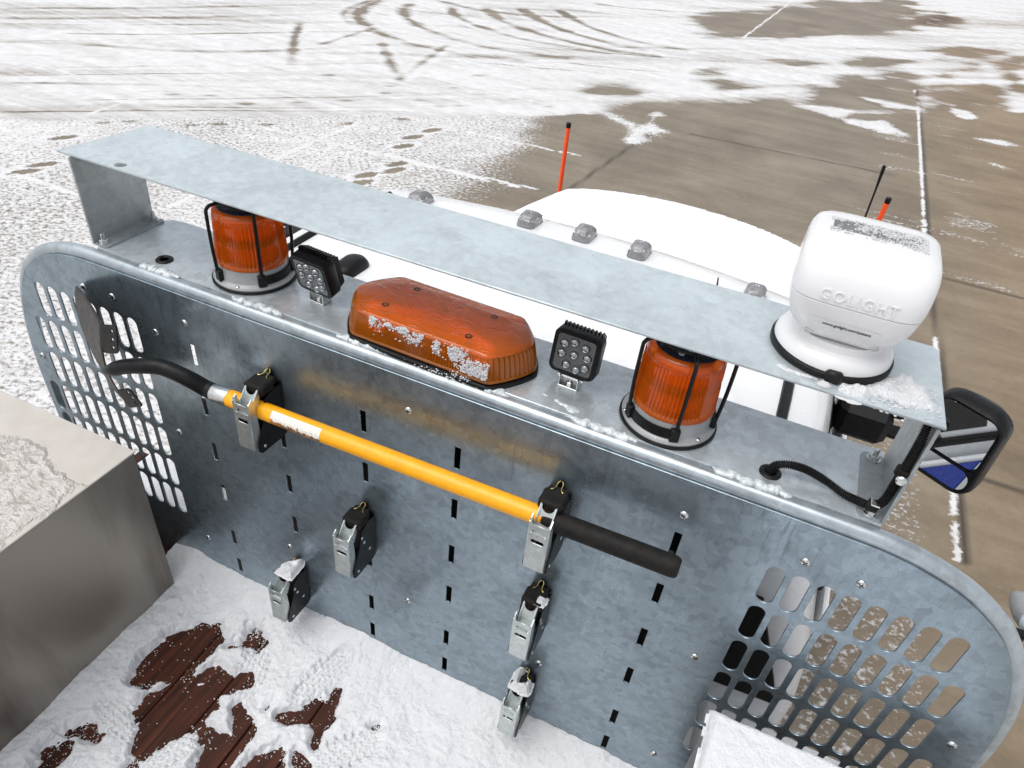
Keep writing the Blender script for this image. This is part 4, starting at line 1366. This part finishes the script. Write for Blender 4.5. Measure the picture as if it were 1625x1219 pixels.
# ------------------------------------------------------------------ amber light bar
def lb_ring(k, z, extra=0.0, rib=0.0, dy=0.0):
    pts = []
    hd, hl = .0905, .208
    def half(v): return (hl - .056 * abs(v) ** 1.5)
    outl = []
    n = 40
    for i in range(n):                                # right end, bottom to top
        v = -1 + 2 * (i + .5) / n
        outl.append((half(v), v * hd))
    fr = 100
    top = [(half(1) - .004 - (2 * half(1) - .008) * i / (fr - 1), hd) for i in range(fr)]
    left = [(-x, y) for x, y in outl[::-1]]
    bot = [(-x, -y) for x, y in top]
    full = outl + top + left + bot
    # soften the four corners
    P = np.array(full)
    for _ in range(2):
        P = P * .5 + (np.roll(P, 1, 0) + np.roll(P, -1, 0)) * .25
    for i, (x, y) in enumerate(P):
        r_ = k + (rib * (1 if i % 2 else -1))
        sx = (abs(x) - (hl - hl * k) if False else x * k)
        L = math.hypot(x, y)
        pts.append((x * (1 + (k - 1) * hd / hl * 1.3) + x / L * (extra + rib * (1 if i % 2 else -1)), y * k + dy + y / L * (extra + rib * (1 if i % 2 else -1)), z))
    return pts


def build_lightbar():
    T = empty("amber_light_bar", (.024, .1125, ZD), "low amber light bar with wet top and crusty snow along its near edge", "light bar", rot=(0, 0, R(-1.5)))
    g = MB().rings([lb_ring(1.0, 0, .006), lb_ring(1.0, .006, .006), lb_ring(1.0, .008, .002)])
    g.build("gasket", GASKET, T, 40)
    b = MB().rings([lb_ring(.985, .007), lb_ring(.985, .016, .001), lb_ring(.97, .018)])
    b.build("base", BLACK, T, 40)
    s = MB().rings([lb_ring(1.0, .013, .0015), lb_ring(1.0, .0145, .002), lb_ring(1.0, .0165, .001), lb_ring(.99, .018, 0, .0014), lb_ring(.968, .036, 0, .0018), lb_ring(.935, .054, 0, .0018), lb_ring(.905, .0625, 0, .0008)], cap=False)
    s.build("side_lens", AMBER_SIDE, T, 25)
    t = MB().rings([lb_ring(.904, .0630), lb_ring(.885, .0668), lb_ring(.84, .0692), lb_ring(.5, .0722), lb_ring(.1, .0730)])
    tp = t.build("top_lens", AMBER_TOP, T, 60)
    for x, y in ((-.085, .045), (-.105, -.040), (.095, .040), (.085, -.046)):
        q = MB().lathe([(.0075, .0), (.0072, .0016), (.0045, .0018), (.004, .0006), (0, .0004)], 20, Matrix.Translation((x, y, .0708)))
        q.build("screw", simple("dark_screw", (.05, .02, .012), .3, .5), tp, 30)
    # inside: bright X-shaped prisms under the top, lamps behind the ribs
    x_ = MB()
    for a, n0 in ((19, 1), (-19, -1)):
        for sg in (-1, 1):
            x_.prism([(-.002, -.004), (.145, -.011), (.150, .004), (.06, .008), (-.002, .004)], .058, .0665, 'z', Matrix.Rotation(R(a + (180 if sg < 0 else 0)), 4, 'Z'))
    x_.build("prism", simple("pale_amber_prism", (1.0, .62, .16), .4, 0, .05, 40), T, 0)
    L = MB()
    for sx in (-1, 1):
        L.lathe([(.022, .018), (.026, .022), (.024, .034), (.012, .046), (0, .050)], 24, Matrix.Translation((sx * .115, -.045, 0)))
        L.lathe([(.022, .018), (.026, .022), (.024, .034), (.012, .046), (0, .050)], 24, Matrix.Translation((sx * .115, .045, 0)))
    L.build("lamp", simple("amber_lamp", (.85, .42, .08), .2, .5, .2, 60), T, 50)
    MB().box((0, 0, .046), (.27, .125, .004), .001).build("brightening_tray", simple("pale_amber_tray", (.95, .55, .16), .5, 0, .1, 40), T, 0)  # pale tray added under the top lens to brighten the amber
    rf = MB().box((0, 0, .03), (.20, .018, .024), .003)
    rf.box((0, -.062, .025), (.17, .01, .016), .003)
    rf.build("reflector", REFLECTOR, T, 0)
    return T


build_lightbar()


sp = []
for k in range(15000):
    t = random.random()
    x = -.115 + .262 * t
    mid = .92 - .55 * max(0, t - .45) / .55
    h = random.gauss(mid, .15 + .10 * t)
    if h < .1 or h > 1.08: continue
    q_ = .6 * vnoise(np.array(x * 55. + 20), np.array(h * 3.2 + 3)) + .4 * vnoise(np.array(x * 190.), np.array(h * 12.))
    if random.random() > min(1, max(0, (q_ - .40 + .06 * math.sin(t * 8 + .5)) * 3.0)) * .55: continue
    lift = .0010 + abs(random.gauss(0, .0018))
    sp.append((.024 + x, .1125 - .0896 + .0086 * h + .010 * max(0, h - 1) - lift - x * .026, ZD + .0165 + .046 * h))
for k in range(150):
    sp.append((.118 + random.gauss(0, .012), .016 + abs(random.gauss(0, .006)), ZD + .002 + abs(random.gauss(0, .008))))
for k in range(60):
    sp.append((.07 + random.gauss(0, .02), .016 + random.gauss(0, .003), ZD + .002 + abs(random.gauss(0, .003))))
for k in range(120):
    a = random.uniform(-.9, .3)
    sp.append((.024 + .205 * math.cos(a) + random.uniform(-.004, .006), .1135 + .095 * math.sin(a) - .008, ZD + abs(random.gauss(0, .003))))
crumbs("snow_crust", sp, .0007, .0022, SNOW_CLUMP, "crusty snow clinging to the near side of the low amber light bar")


# ------------------------------------------------------------------ white spotlight
def sq_ring(hx, y0, y1, z, e=4.8, n=72):
    cy, hy = (y0 + y1) / 2, (y1 - y0) / 2
    out = []
    for k in range(n):
        a = 2 * math.pi * k / n
        c_, s_ = math.cos(a), math.sin(a)
        out.append((hx * math.copysign(abs(c_) ** (2 / e), c_), cy + hy * math.copysign(abs(s_) ** (2 / e), s_), z))
    return out


LOSH = [(.060, -.058, .060, .050), (.067, -.065, .068, .0555), (.0745, -.073, .077, .064), (.083, -.0810, .085, .078), (.0895, -.0865, .089, .095), (.0935, -.090, .092, .112), (.0955, -.0915, .093, .1265), (.0945, -.0905, .092, .1275)]
UPSH = [(.0945, -.0905, .092, .1283), (.0958, -.0917, .093, .1292), (.0968, -.0915, .094, .140), (.0972, -.0890, .095, .154), (.0972, -.0840, .096, .168), (.0965, -.0755, .096, .182), (.0945, -.063, .095, .193), (.0900, -.045, .092, .2022), (.082, -.026, .084, .2073), (.062, .000, .070, .2097), (.03, .02, .05, .2104)]


LOSH = [(a, y0, y1, .05 + (z - .05) * .925) for a, y0, y1, z in LOSH]
UPSH = [(a, y0, y1, .05 + (z - .05) * .925) for a, y0, y1, z in UPSH]


def shell_at(z):
    rs = LOSH[:-1] + UPSH[1:]
    for p, q in zip(rs, rs[1:]):
        if p[3] <= z <= q[3]:
            t = (z - p[3]) / (q[3] - p[3])
            return [p[i] + (q[i] - p[i]) * t for i in range(3)]
    return list(rs[-1][:3])


def shell_rear(x, z, e=4.8):
    hx, y0, y1 = shell_at(z)
    return (y0 + y1) / 2 - (y1 - y0) / 2 * max(0.0, 1 - abs(x / hx) ** e) ** (1 / e)


def shell_top(x, y, e=4.8):
    lo, hi = .06, .1983
    for _ in range(30):
        z = (lo + hi) / 2
        hx, y0, y1 = shell_at(z)
        f = abs(x / hx) ** e + abs((y - (y0 + y1) / 2) / ((y1 - y0) / 2)) ** e
        if f < 1: lo = z
        else: hi = z
    return lo


def wrap_rear(o, zc, lift):
    for v in o.data.vertices:
        x, zz, d = v.co.x, zc + v.co.y, v.co.z
        v.co = (x, shell_rear(x, zz) - lift - d, zz)
    o.data.update()


def build_spot():
    X0, Y0 = .711, .160
    T = empty("spotlight", (X0, Y0, ZU), "white domed spotlight with embossed lettering, snow at its foot on the raised plate", "spotlight")
    g = MB().lathe([(.093, 0), (.096, .003), (.096, .011), (.092, .014)], 56)
    g.box((.010, -.094, .010), (.026, .014, .020), .004)
    g.build("gasket", GASKET, T, 40)
    b = MB().lathe([(.0915, .010), (.0925, .016), (.0900, .026), (.0845, .0325), (.0760, .0365), (.0730, .0385), (.0720, .050)], 64)
    b.build("base", WHITE_PLASTIC, T, 50)
    ls = MB().rings([sq_ring(a, y0, y1, z) for a, y0, y1, z in LOSH]).build("lower_shell", WHITE_PLASTIC, T, 50)
    us = MB().rings([sq_ring(a, y0, y1, z) for a, y0, y1, z in UPSH]).build("upper_shell", WHITE_PLASTIC, T, 50)
    I4 = Matrix.Identity(4)
    wrap_rear(text_mesh("lettering", "GOLIGHT", .0225, .0006, WHITE_PLASTIC, I4, us, 1.15, .0003), .1362, .0010)
    wrap_rear(text_mesh("lettering", "www.golight.com/patent", .0074, .0001, PRINT_DARK, I4, ls, .95, .00008), .0889, .0013)
    rows = []
    for i in range(9):
        z = .0822 + .0135 * i / 8
        rows.append([(x, shell_rear(x, z) - .0007, z) for x in np.linspace(-.054, .046, 13)])
    MB().rings(rows, cap=False, closed=False).build("label_strip", simple("clear_label", (.72, .72, .71), .3, 0, .02), ls, 60)
    rows = []
    for i in range(9):
        y = .004 + .040 * i / 8
        rows.append([(x, y, shell_top(x, y) + .0006) for x in np.linspace(-.064, .064, 17)])
    MB().rings(rows, cap=False, closed=False).build("crown_window", simple("dark_crown_window", (.16, .16, .165), .3), us, 60)
    for x in (-.046, .048):
        q = MB().lathe([(.0075, 0), (.0075, .001), (.006, .0012), (.005, -.002), (0, -.002)], 18, Matrix.Translation((x, shell_rear(x, .0616) - .0002, .0616)) @ Matrix.Rotation(R(128), 4, 'X'))
        q.build("screw_recess", simple("recess_grey", (.55, .55, .55), .4), ls, 40)
    return T


build_spot()

snow_patch("snow_patch", [[(.728, .046), (.735, .072), (.760, .085), (.793, .115), (.815, .14), (.836, .150), (.858, .120), (.868, .085), (.866, .070), (.831, .062), (.796, .067), (.768, .045), (.747, .041)]],
           ZU, .013, .0016, SNOW_CLUMP, "fluffy snow heaped at the spotlight's foot on the plate corner", "snow", soft=.012, rough=.75, nsc=70)
snow_patch("snow_patch", [[(.632, .074), (.655, .072), (.700, .066), (.703, .056), (.657, .054), (.635, .062)]],
           ZU, .004, .0016, SNOW_CLUMP, "thin slush by the dark gasket of the spotlight, beside the round hole", "snow", soft=.010, rough=.8, nsc=90)
# frost on the spotlight's crown
sp = []
for k in range(5200):
    x = random.uniform(-.068, .070)
    y = random.uniform(-.006, .050)
    q_ = .6 * vnoise(np.array(x * 45. + 40), np.array(y * 70. + 40)) + .4 * vnoise(np.array(x * 190.), np.array(y * 190.))
    if random.random() > .7 * min(1, max(0, (q_ - .34 + 1.6 * x - .12 * (y < .004)) * 3)): continue
    sp.append((.711 + x, .160 + y, ZU + shell_top(x, y) + .0006))
crumbs("snow_crust", sp, .0006, .0015, SNOW_CLUMP, "grainy frost across the crown of the white spotlight")

sp = []
for k in range(700):
    sp.append((.80 + random.gauss(0, .035), .085 + random.gauss(0, .022), ZU + abs(random.gauss(0, .0012))))
sp = [p for p in sp if p[0] < .878 and p[1] > .042 and math.hypot(p[0] - .711, p[1] - .16) > .097]
crumbs("snow_crumbs", sp, .0008, .0026, SNOW_CLUMP, "loose snow crumbs thinly strewn round the heap by the spotlight")

# slush on the lamp shelf
snow_patch("ice_patch", [[(.23, .075), (.26, .068), (.30, .066), (.345, .060), (.36, .045), (.34, .035), (.315, .040), (.285, .055)]], ZD, .003, .0014, ICE, "thin ice and slush on the shelf in front of the straight work light", "ice", soft=.010, rough=.9, nsc=80)


# ------------------------------------------------------------------ conduit
def build_conduit():
    key = [(.690, .066, ZD - .006), (.696, .066, ZD + .018), (.716, .068, ZD + .028), (.745, .073, ZD + .026), (.780, .074, ZD + .016), (.812, .064, ZD + .010), (.836, .052, ZD + .016), (.853, .044, ZD + .022),
           (.864, .044, ZD + .040), (.8665, .047, ZD + .080), (.8665, .044, ZD + .125), (.867, .048, ZD + .165), (.867, .060, ZD + .198)]
    P = catmull(key, 14)
    # resample evenly
    d = [0]
    for a, b in zip(P, P[1:]): d.append(d[-1] + (b - a).length)
    n = int(d[-1] / .0009)
    pts, rad = [], []
    j = 0
    for k in range(n):
        s = d[-1] * k / (n - 1)
        while j < len(d) - 2 and d[j + 1] < s: j += 1
        t = (s - d[j]) / max(1e-9, d[j + 1] - d[j])
        pts.append(P[j].lerp(P[j + 1], min(1, t)))
        rad.append(.0066 + .0010 * (1 if (k % 4) < 2 else -1))
    T = empty("cable_conduit", (.69, .066, ZD), "black corrugated conduit running from the shelf grommet up the right bracket", "conduit")
    adopt(T, MB().tube(pts, rad, 12).build("tube", BLACK, None, 30))
    for (c, ax, r_) in (((.853, .044, ZD + .024), Vector((1, -.35, .3)), .0095), ((.8665, .0455, ZD + .105), Vector((0, 0, 1)), .0095)):
        m = MB()
        q = ax.to_track_quat('Z', 'Y').to_matrix().to_4x4()
        Mx = Matrix.Translation(c) @ q
        m.lathe([(r_, -.007), (r_ + .002, -.006), (r_ + .002, .006), (r_, .007)], 24, Mx)
        cl = adopt(T, m.build("clamp", BLACK_MATTE, None, 40))
    s = MB().lathe([(.008, 0), (.008, .004), (.006, .006), (.003, .0065)], 12, Matrix.Translation((.866, .030, ZD + .100)) @ Matrix.Rotation(R(80), 4, 'X'))
    s.box((.868, .036, ZD + .100), (.012, .022, .010), .002)
    adopt(T, s.build("clamp_screw", STEEL, None, 30))
    adopt(T, MB().box((.854, .040, ZD + .034), (.014, .020, .003), .001).build("clamp_strap", STEEL, None, 30))


build_conduit()


# ------------------------------------------------------------------ tool clips
def make_clip():
    T = empty("tool_clip", (0, 0, 0), "x", "tool clip", "spring tool clips on the steel panel")
    m = MB()
    m.box((0, -.0035, .012), (.044, .005, .150), .001)
    side = [(-.006, .078), (-.006, -.058), (-.018, -.062), (-.088, -.058), (-.097, -.048), (-.094, -.028), (-.080, .004), (-.068, .030), (-.058, .074), (-.034, .084)]
    for x in (-.0235, .0235):
        m.prism(side, x - .0015, x + .0015, 'x')
    m.prism([(-.008, .070), (-.008, -.050), (-.080, -.050), (-.062, .010), (-.030, .040), (-.030, .070)], -.0125, .0125, 'x')
    m.build("clip_body", POWDER, T, 0)
    b = MB().box((0, -.044, .092), (.049, .042, .026), .005)
    b.box((0, -.020, .094), (.040, .014, .018), .003)
    b.build("rubber_block", BLACK_MATTE, T, 40)
    # front plate with two slots, and its folded flanges
    hol = [[(p[1], p[0]) for p in stadium(.060, 0, .0095, .027, 5)], [(p[1], p[0]) for p in stadium(.036, 0, .0095, .027, 5)]]
    outl = [(-.0205, -.040), (.0205, -.040), (.0205, .084), (.0165, .088), (.0160, .078), (-.0160, .078), (-.0165, .092), (-.0205, .092)]
    tilt = Matrix.Translation((0, -.104, 0)) @ Matrix.Rotation(R(-1.5), 4, 'X')
    fp = plate("front_plate", [outl] + hol, .0022, PASS, tilt @ XZ, T, .0004)
    fl = MB()
    for x in (-.0200, .0200):
        fl.prism([(-.104, -.040), (-.104, .084), (-.092, .094), (-.086, .070), (-.082, .0), (-.094, -.040)], x - .0011, x + .0011, 'x')
    fl.build("flange", PASS, fp, 0)
    # inner saddle with its round notch
    s = MB()
    notch = [(-.0155, .0)] + [(.0, .0)] 
    top = [(-.0155, .046)] + [(-.0125, .046)] + [(.0125 * math.cos(R(a)), .044 + .0115 * math.sin(R(a))) for a in range(180, 361, 20)] + [(.0125, .046), (.0155, .046)]
    poly = [(.0155, 0), *top[::-1], (-.0155, 0)]
    Ms = Matrix.Translation((0, -.088, .058)) @ Matrix.Rotation(R(-28), 4, 'X')
    s.prism(poly, -.001, .001, 'y', Ms)
    for x in (-.0155, .0155):
        s.prism([(-.012, -.004), (-.001, .046), (.004, .050), (.012, .044), (.012, 0)], x - .001, x + .001, 'x', Ms)
    s.box((0, -.096, .056), (.031, .018, .002))
    s.build("saddle", PASS, T, 0)
    br = MB()
    for sx in (-1, 1):
        br.tube(catmull([(sx * .0125, -.031, .1062), (sx * .0085, -.028, .1065), (sx * .0055, -.021, .1068), (sx * .0055, -.013, .1095), (sx * .0018, -.0085, .1130)], 4), .0013, 7)
    br.build("spring_wire", BRASS, T, 50)
    tg = MB().prism([(-.0085, .075), (.0085, .075), (.0065, .105), (.003, .114), (-.003, .114), (-.0065, .105)], -.008, -.005, 'y')
    tg.build("hanger_tab", POWDER, T, 0)
    rv = MB()
    for y, z in ((-.030, -.012), (-.078, -.044), (-.050, .030), (-.058, .052)):
        for sx in (-1, 1):
            rv.lathe([(.0042, 0), (.0038, .0012), (.002, .0018)], 12, Matrix.Translation((sx * .025, y, z)) @ Matrix.Rotation(R(90 * sx), 4, 'Y'))
    rv.build("rivet", PASS, T, 30)
    return T


clip = make_clip()
CLIPS = [(-.323, 2.015, 0, "tool clip gripping the yellow shovel shaft next to the steel collar"), (.354, 2.015, -1, "tool clip gripping the shovel where the black grip begins"),
         (-.095, 1.720, 0, "empty tool clip bare of snow, alone below the middle of the yellow shaft"), (.353, 1.714, -1, "empty tool clip with a small snow dab, middle of the column under the grip"),
         (-.320, 1.385, 0, "tool clip with a peaked snow cap, nearest the metal tool box"), (.359, 1.376, -2, "lowest tool clip under the grip, with a thick two-lobed snow cap")]
for i, (x, z, rz, lab) in enumerate(CLIPS):
    o = clip if i == 0 else copy_tree(clip)
    o.location = (x, 0, z)
    o.rotation_euler = (0, 0, R(rz))
    o["label"] = lab
snow_patch("snow_cap", [[(-.346, -.066), (-.294, -.066), (-.296, -.02), (-.306, -.004), (-.318, -.012), (-.338, -.028)]], 1.385 + .103, .020, .0012, SNOW_CLUMP, "peaked cap of snow on the clip nearest the metal tool box", "snow", soft=.006, rough=.35, nsc=60)
snow_patch("snow_cap", [[(.334, -.066), (.383, -.068), (.383, -.035), (.374, -.03), (.364, -.045), (.355, -.05), (.350, -.034), (.352, -.012), (.338, -.014)]], 1.376 + .103, .020, .0012, SNOW_CLUMP, "thick two-lobed cap of snow on the lowest clip", "snow", soft=.006, rough=.35, nsc=60)
snow_patch("snow_cap", [[(.356, -.064), (.378, -.064), (.380, -.040), (.360, -.040)]], 1.714 + .104, .008, .0012, SNOW_CLUMP, "small dab of snow on the middle clip of the column under the grip", "snow", soft=.005, rough=.5, nsc=80)


# ------------------------------------------------------------------ shovel
def build_shovel():
    T = empty("shovel", (-.40, -.065, 2.06), "shovel with yellow shaft, black grip and dark blade clipped across the panel", "shovel")
    A = lambda o: adopt(T, o)
    a, b = Vector((-.396, -.065, 2.058)), Vector((.605, -.065, 2.087))
    L = lambda t: a.lerp(b, t)
    tg = .745
    A(MB().tube([L(0), L(.004), L(.3), L(tg + .02)], [.0185, .0192, .0192, .0192], 28).build("shaft", YELLOW, None, 40))
    A(MB().tube([L(tg - .005), L(tg), L(tg + .01), L(.975), L(.988), L(.996), L(1.0)], [.0190, .0200, .0205, .0208, .0206, .0192, .015], 28).build("grip", BLACK_MATTE, None, 40))
    A(MB().tube([L(-.038), L(-.034), L(.002), L(.006)], [.0195, .0205, .0205, .0198], 28).build("ferrule", STEEL, None, 40))
    # paper label wrapped over the camera-side upper face of the shaft
    ax = (b - a).normalized()
    e1 = Vector((0, -1, 0)); e1 = (e1 - ax * ax.dot(e1)).normalized()
    e2 = ax.cross(e1); e2 = e2 if e2.z > 0 else -e2
    rows = []
    for i in range(31):
        t = .128 + (.252 - .128) * i / 30
        row = []
        for k in range(15):
            an = R(-22 + 92 * k / 14)
            row.append(L(t) - Vector((-.26, -.065, 2.06)) + (e1 * math.cos(an) + e2 * math.sin(an)) * .01965)
        rows.append(row)
    lb = MB().rings(rows, cap=False, closed=False).build("paper_label", PAPER, None, 60)
    lb.location = (-.26, -.065, 2.06)
    A(lb)
    # cranked steel neck
    key = [L(-.036), L(-.06) + Vector((0, -.002, .004)), Vector((-.487, -.082, 2.086)), Vector((-.540, -.095, 2.102)), Vector((-.590, -.110, 2.096)), Vector((-.630, -.118, 2.083)), Vector((-.664, -.124, 2.066)), Vector((-.70, -.118, 2.045))]
    P = catmull(key, 6)
    rr = [.0190] * 14 + [.0185 - .0000 * i for i in range(len(P) - 14)]
    nck = []
    for i in range(len(P)):
        f = i / (len(P) - 1)
        nck.append(.0190 - .003 * f if f < .8 else .0166 - (f - .8) * .05)
    A(MB().tube(P, nck, 20).build("neck", BLACK, None, 60))
    # blade: dished sheet running away from the step edge
    T0, M0, B0 = Vector((-.652, -.120, 2.186)), Vector((-.700, -.134, 2.055)), Vector((-.668, -.102, 1.946))
    T1, M1, B1 = Vector((-.866, -.012, 2.158)), Vector((-.930, -.012, 2.04)), Vector((-.800, -.045, 1.905))
    Tm, Mm, Bm = Vector((-.775, -.060, 2.205)), Vector((-.82, -.075, 2.035)), Vector((-.740, -.072, 1.915))
    def bz(p, q, r_, t): return p * (1 - t) ** 2 + q * 2 * t * (1 - t) + r_ * t * t
    rows = []
    for i in range(15):
        s = i / 14
        row = []
        for k in range(21):
            t = k / 20
            row.append(bz(bz(T0, M0, B0, t), bz(Tm, Mm, Bm, t), bz(T1, M1, B1, t), s))
        rows.append(row)
    bl = MB().rings(rows, cap=False, closed=False).build("blade", BLACK_STEEL, None, 60)
    md = bl.modifiers.new("thickness", 'SOLIDIFY'); md.thickness = .0022; md.offset = 0
    A(bl)
    # foot steps, each with three holes
    for P0, ux, uz in ((Vector((-.637, -.126, 2.158)), Vector((.052, -.003, .018)), Vector((-.024, .004, -.080))), (Vector((-.646, -.114, 1.986)), Vector((.048, -.003, .027)), Vector((.020, .006, -.046)))):
        u_, v_ = ux.normalized(), uz.normalized()
        n_ = u_.cross(v_).normalized()
        W_, H_ = ux.length, uz.length
        Mx = Matrix(((u_.x, v_.x, n_.x, P0.x), (u_.y, v_.y, n_.y, P0.y), (u_.z, v_.z, n_.z, P0.z), (0, 0, 0, 1)))
        hs = [circle(W_ * .22, (-.3 + .3 * k) * H_, .0045, 12) for k in range(3)]
        st = plate("foot_step", [rrect(0, 0, W_ * 1.05, H_ * 1.05, .008, 4)] + hs, .003, BLACK, Mx, None, .0004)
        st.parent = bl
        st.matrix_parent_inverse = Matrix.Identity(4)


build_shovel()


# ------------------------------------------------------------------ tool boxes
def tool_box(x0, x1, label, top_mat, lid_label=None):
    T = empty("tool_box", ((x0 + x1) / 2, -1.3, 1.22), label, "tool box")
    yf, yb, zt = -.105, -2.9, 1.785
    b = MB().box(((x0 + x1) / 2, (yf + yb) / 2, (1.221 + zt - .006) / 2), (x1 - x0, yf - yb, zt - .006 - 1.221), .003)
    adopt(T, b.build("body", BOX_SIDE, None, 0))
    l = MB().box(((x0 + x1) / 2, (yf + yb) / 2, zt - .003), (x1 - x0 + .006, yf - yb + .006, .0055), .0015)
    adopt(T, l.build("lid", top_mat, None, 0))
    return T


BOX_SIDE = box_side_mat()
tool_box(-1.21, -.705, "long metal tool box with dull brown sides and rime ice on its pale lid", box_top_mat())
tool_box(.752, 1.24, "tool box by the right-hand vents with its top buried in snow", WHITE_PAINT)


def box_snow():
    xs = np.arange(.742, 1.25, .004); ys = np.arange(-.75, -.098, .004)
    X, Y = np.meshgrid(xs, ys, indexing='ij')
    n = (fbm(X * 30, Y * 30, 4) - .5)
    d = np.minimum(np.minimum(X - .748, -.101 - Y), 9) + n * .006
    f = np.clip(d / .012, 0, 1) ** .5
    Z = 1.784 + f * (.016 + .008 * fbm(X * 9, Y * 9, 4)) + fbm(X * 60, Y * 60, 4) * .003 * f
    tag(grid_mesh("snow_cover", list(xs), list(ys), Z, SNOW, keep=d > -.002), "level snow lying on the right-hand tool box", "snow", kind="stuff")


box_snow()


# ------------------------------------------------------------------ snow on the loading deck
def deck_snow():
    xs = np.concatenate([np.arange(-.80, .10, .0026), np.arange(.10, .80, .005)]); ys = np.concatenate([np.arange(-1.25, -.72, .010), np.arange(-.72, .002, .0028)])
    X, Y = np.meshgrid(xs, ys, indexing='ij')
    n1 = fbm(X * 7, Y * 7, 4); n2 = fbm(X * 26 + 5, Y * 26, 4); n3 = fbm(X * 90, Y * 90, 3)
    n4 = vnoise(X * 240, Y * 240)
    h = .020 + .024 * (n1 - .4) + .013 * (n2 - .5) + .006 * (n3 - .5) + .0016 * (n4 - .5)
    # banked against the panel, the tool boxes
    h = h + .030 * np.exp(-((-Y) / .05) ** 1.5) + .014 * np.exp(-((X + .705) / .05) ** 2)
    for p in PRINTS_XY:
        (cx, cy), (ex, ey) = p
        ang = math.atan2(ey - cy, ex - cx)
        u = (X - cx) * math.cos(ang) + (Y - cy) * math.sin(ang)
        v = -(X - cx) * math.sin(ang) + (Y - cy) * math.cos(ang)
        m = 1 - sstep(np.hypot(u / .105, v / .046), .82, 1.05)
        tr = (np.abs(((u + (np.floor(v / .014) % 2) * .009) / .018) % 1 - .5) < .16) | (np.abs((v / .014) % 1 - .5) < .14)
        edge = ((np.abs(v) > .030) & (((u / .022) % 1) < .45))
        h = h * (1 - m) + m * (.009 + .0060 * tr + .007 * edge + .003 * (n2 - .5))
    w = (n2 - .5) * .040 + (n3 - .5) * .012
    D = np.full(X.shape, -9.0)
    for p in HOLES: D = np.maximum(D, poly_sdf(X, Y, p))
    D = D + .006
    open_ = sstep(D + w, -.020, .012)
    # trodden bare further back, where the photographer stands
    back = sstep(-Y + (fbm(X * 5, Y * 5, 4) - .5) * .5, .72, .92)
    open_ = np.maximum(open_, back)
    h = h * (1 - open_) ** 1.3 - .010 * open_ ** 1.5
    # a dusting of grains fringes the bare boards
    fringe = np.exp(-np.clip(D + w, 0, 1) / .016) * open_
    h = np.where(n4 + .5 * n3 > 1.42 - .40 * fringe, np.maximum(h, .0012 + .0015 * (n4 - .4)), h)
    h = np.where(open_ > .999 * (1 - back), h, h)
    lid = np.clip(-h * 1e9, 0, 1)
    tag(grid_mesh("trodden_snow", list(xs), list(ys), 1.220 + h, SNOW, keep=h > -.004), "trodden snow with boot prints over the brown plank deck", "snow", kind="stuff")
    sp = []
    allh = [q for p in HOLES for q in p]
    for k in range(220):
        x, y = random.uniform(-.62, .1), random.uniform(-.62, -.12)
        sp.append((x, y, 1.2205))
    for k in range(1100):
        p = random.choice(HOLES); i = random.randrange(len(p))
        a, b = p[i], p[(i + 1) % len(p)]
        t = random.random()
        r_, an = abs(random.gauss(0, .011)), random.uniform(0, 6.28)
        sp.append((a[0] + (b[0] - a[0]) * t + r_ * math.cos(an), a[1] + (b[1] - a[1]) * t + r_ * math.sin(an), 1.2203))
    crumbs("snow_crumbs", sp, .0006, .0020, SNOW_CLUMP, "loose crumbs of snow scattered over the bare planks")


PRINTS_XY = [((a[0], a[1]), (b[0], b[1])) for a, b in PRINTS]
deck_snow()


# snow on the floor strip in front of the panel and on the mirror arm
def strip_snow():
    xs = np.arange(-1.2, 1.2, .012); ys = np.arange(.054, .285, .010)
    X, Y = np.meshgrid(xs, ys, indexing='ij')
    Z = 1.221 + .02 * fbm(X * 8, Y * 8, 4) - .04 * (np.abs(X) < .80)
    tag(grid_mesh("snow_cover", list(xs), list(ys), Z, SNOW, keep=np.abs(X) > .80), "snow on the deck strip between the rack and the cab", "snow", kind="stuff")


strip_snow()
sp = []
for k in range(160):
    sp.append((1.02 + random.gauss(0, .035), .93 + random.gauss(0, .025), 1.918 + random.uniform(0, .004)))
crumbs("snow_crust", sp, .003, .008, SNOW_CLUMP, "snow crumbs on the black mirror arm")


# ------------------------------------------------------------------ plough markers and the blade they stand on
def plough():
    T = empty("snow_plough", (0.02, 4.15, 0.0), "snow plough blade at the truck's nose, carrying two orange marker rods", "plough")
    rows = []
    for x in (-1.2, 1.2):
        rows.append([(x + .02, 4.15 + .16 * math.sin(t * 2.4) - .05, .08 + .72 * t) for t in np.linspace(0, 1, 12)])
    b = MB().rings(rows, cap=False, closed=False).build("blade", simple("plough_red", (.35, .04, .02), .4), None, 60)
    md = b.modifiers.new("thickness", 'SOLIDIFY'); md.thickness = .01
    adopt(T, b)
    fr = MB().box((.02, 3.92, .45), (.9, .4, .12), .02)
    adopt(T, fr.build("push_frame", BLACK, None))


plough()
mk = empty("plough_marker", (0, 0, 0), "x", "marker rod", "orange plough markers")
MB().tube([(0, 0, 0), (0, 0, .60)], .0165, 14).build("rod", ORANGE, mk, 40)
MB().tube([(0, 0, .598), (0, 0, .602), (0, 0, .632), (0, 0, .636)], [.017, .0185, .0185, .014], 14).build("cap", BLACK, mk, 40)
for i, (x, rx, ry, lab) in enumerate(((-1.10, 0, 0, "orange marker rod rising clear of the hood on the snowy side"), (1.128, 0, 1.2, "orange marker rod half hidden behind the white spotlight"))):
    o = mk if i == 0 else copy_tree(mk)
    o.location = (x, 4.15, .80)
    o.rotation_euler = (R(rx), R(ry), 0)
    o["label"] = lab
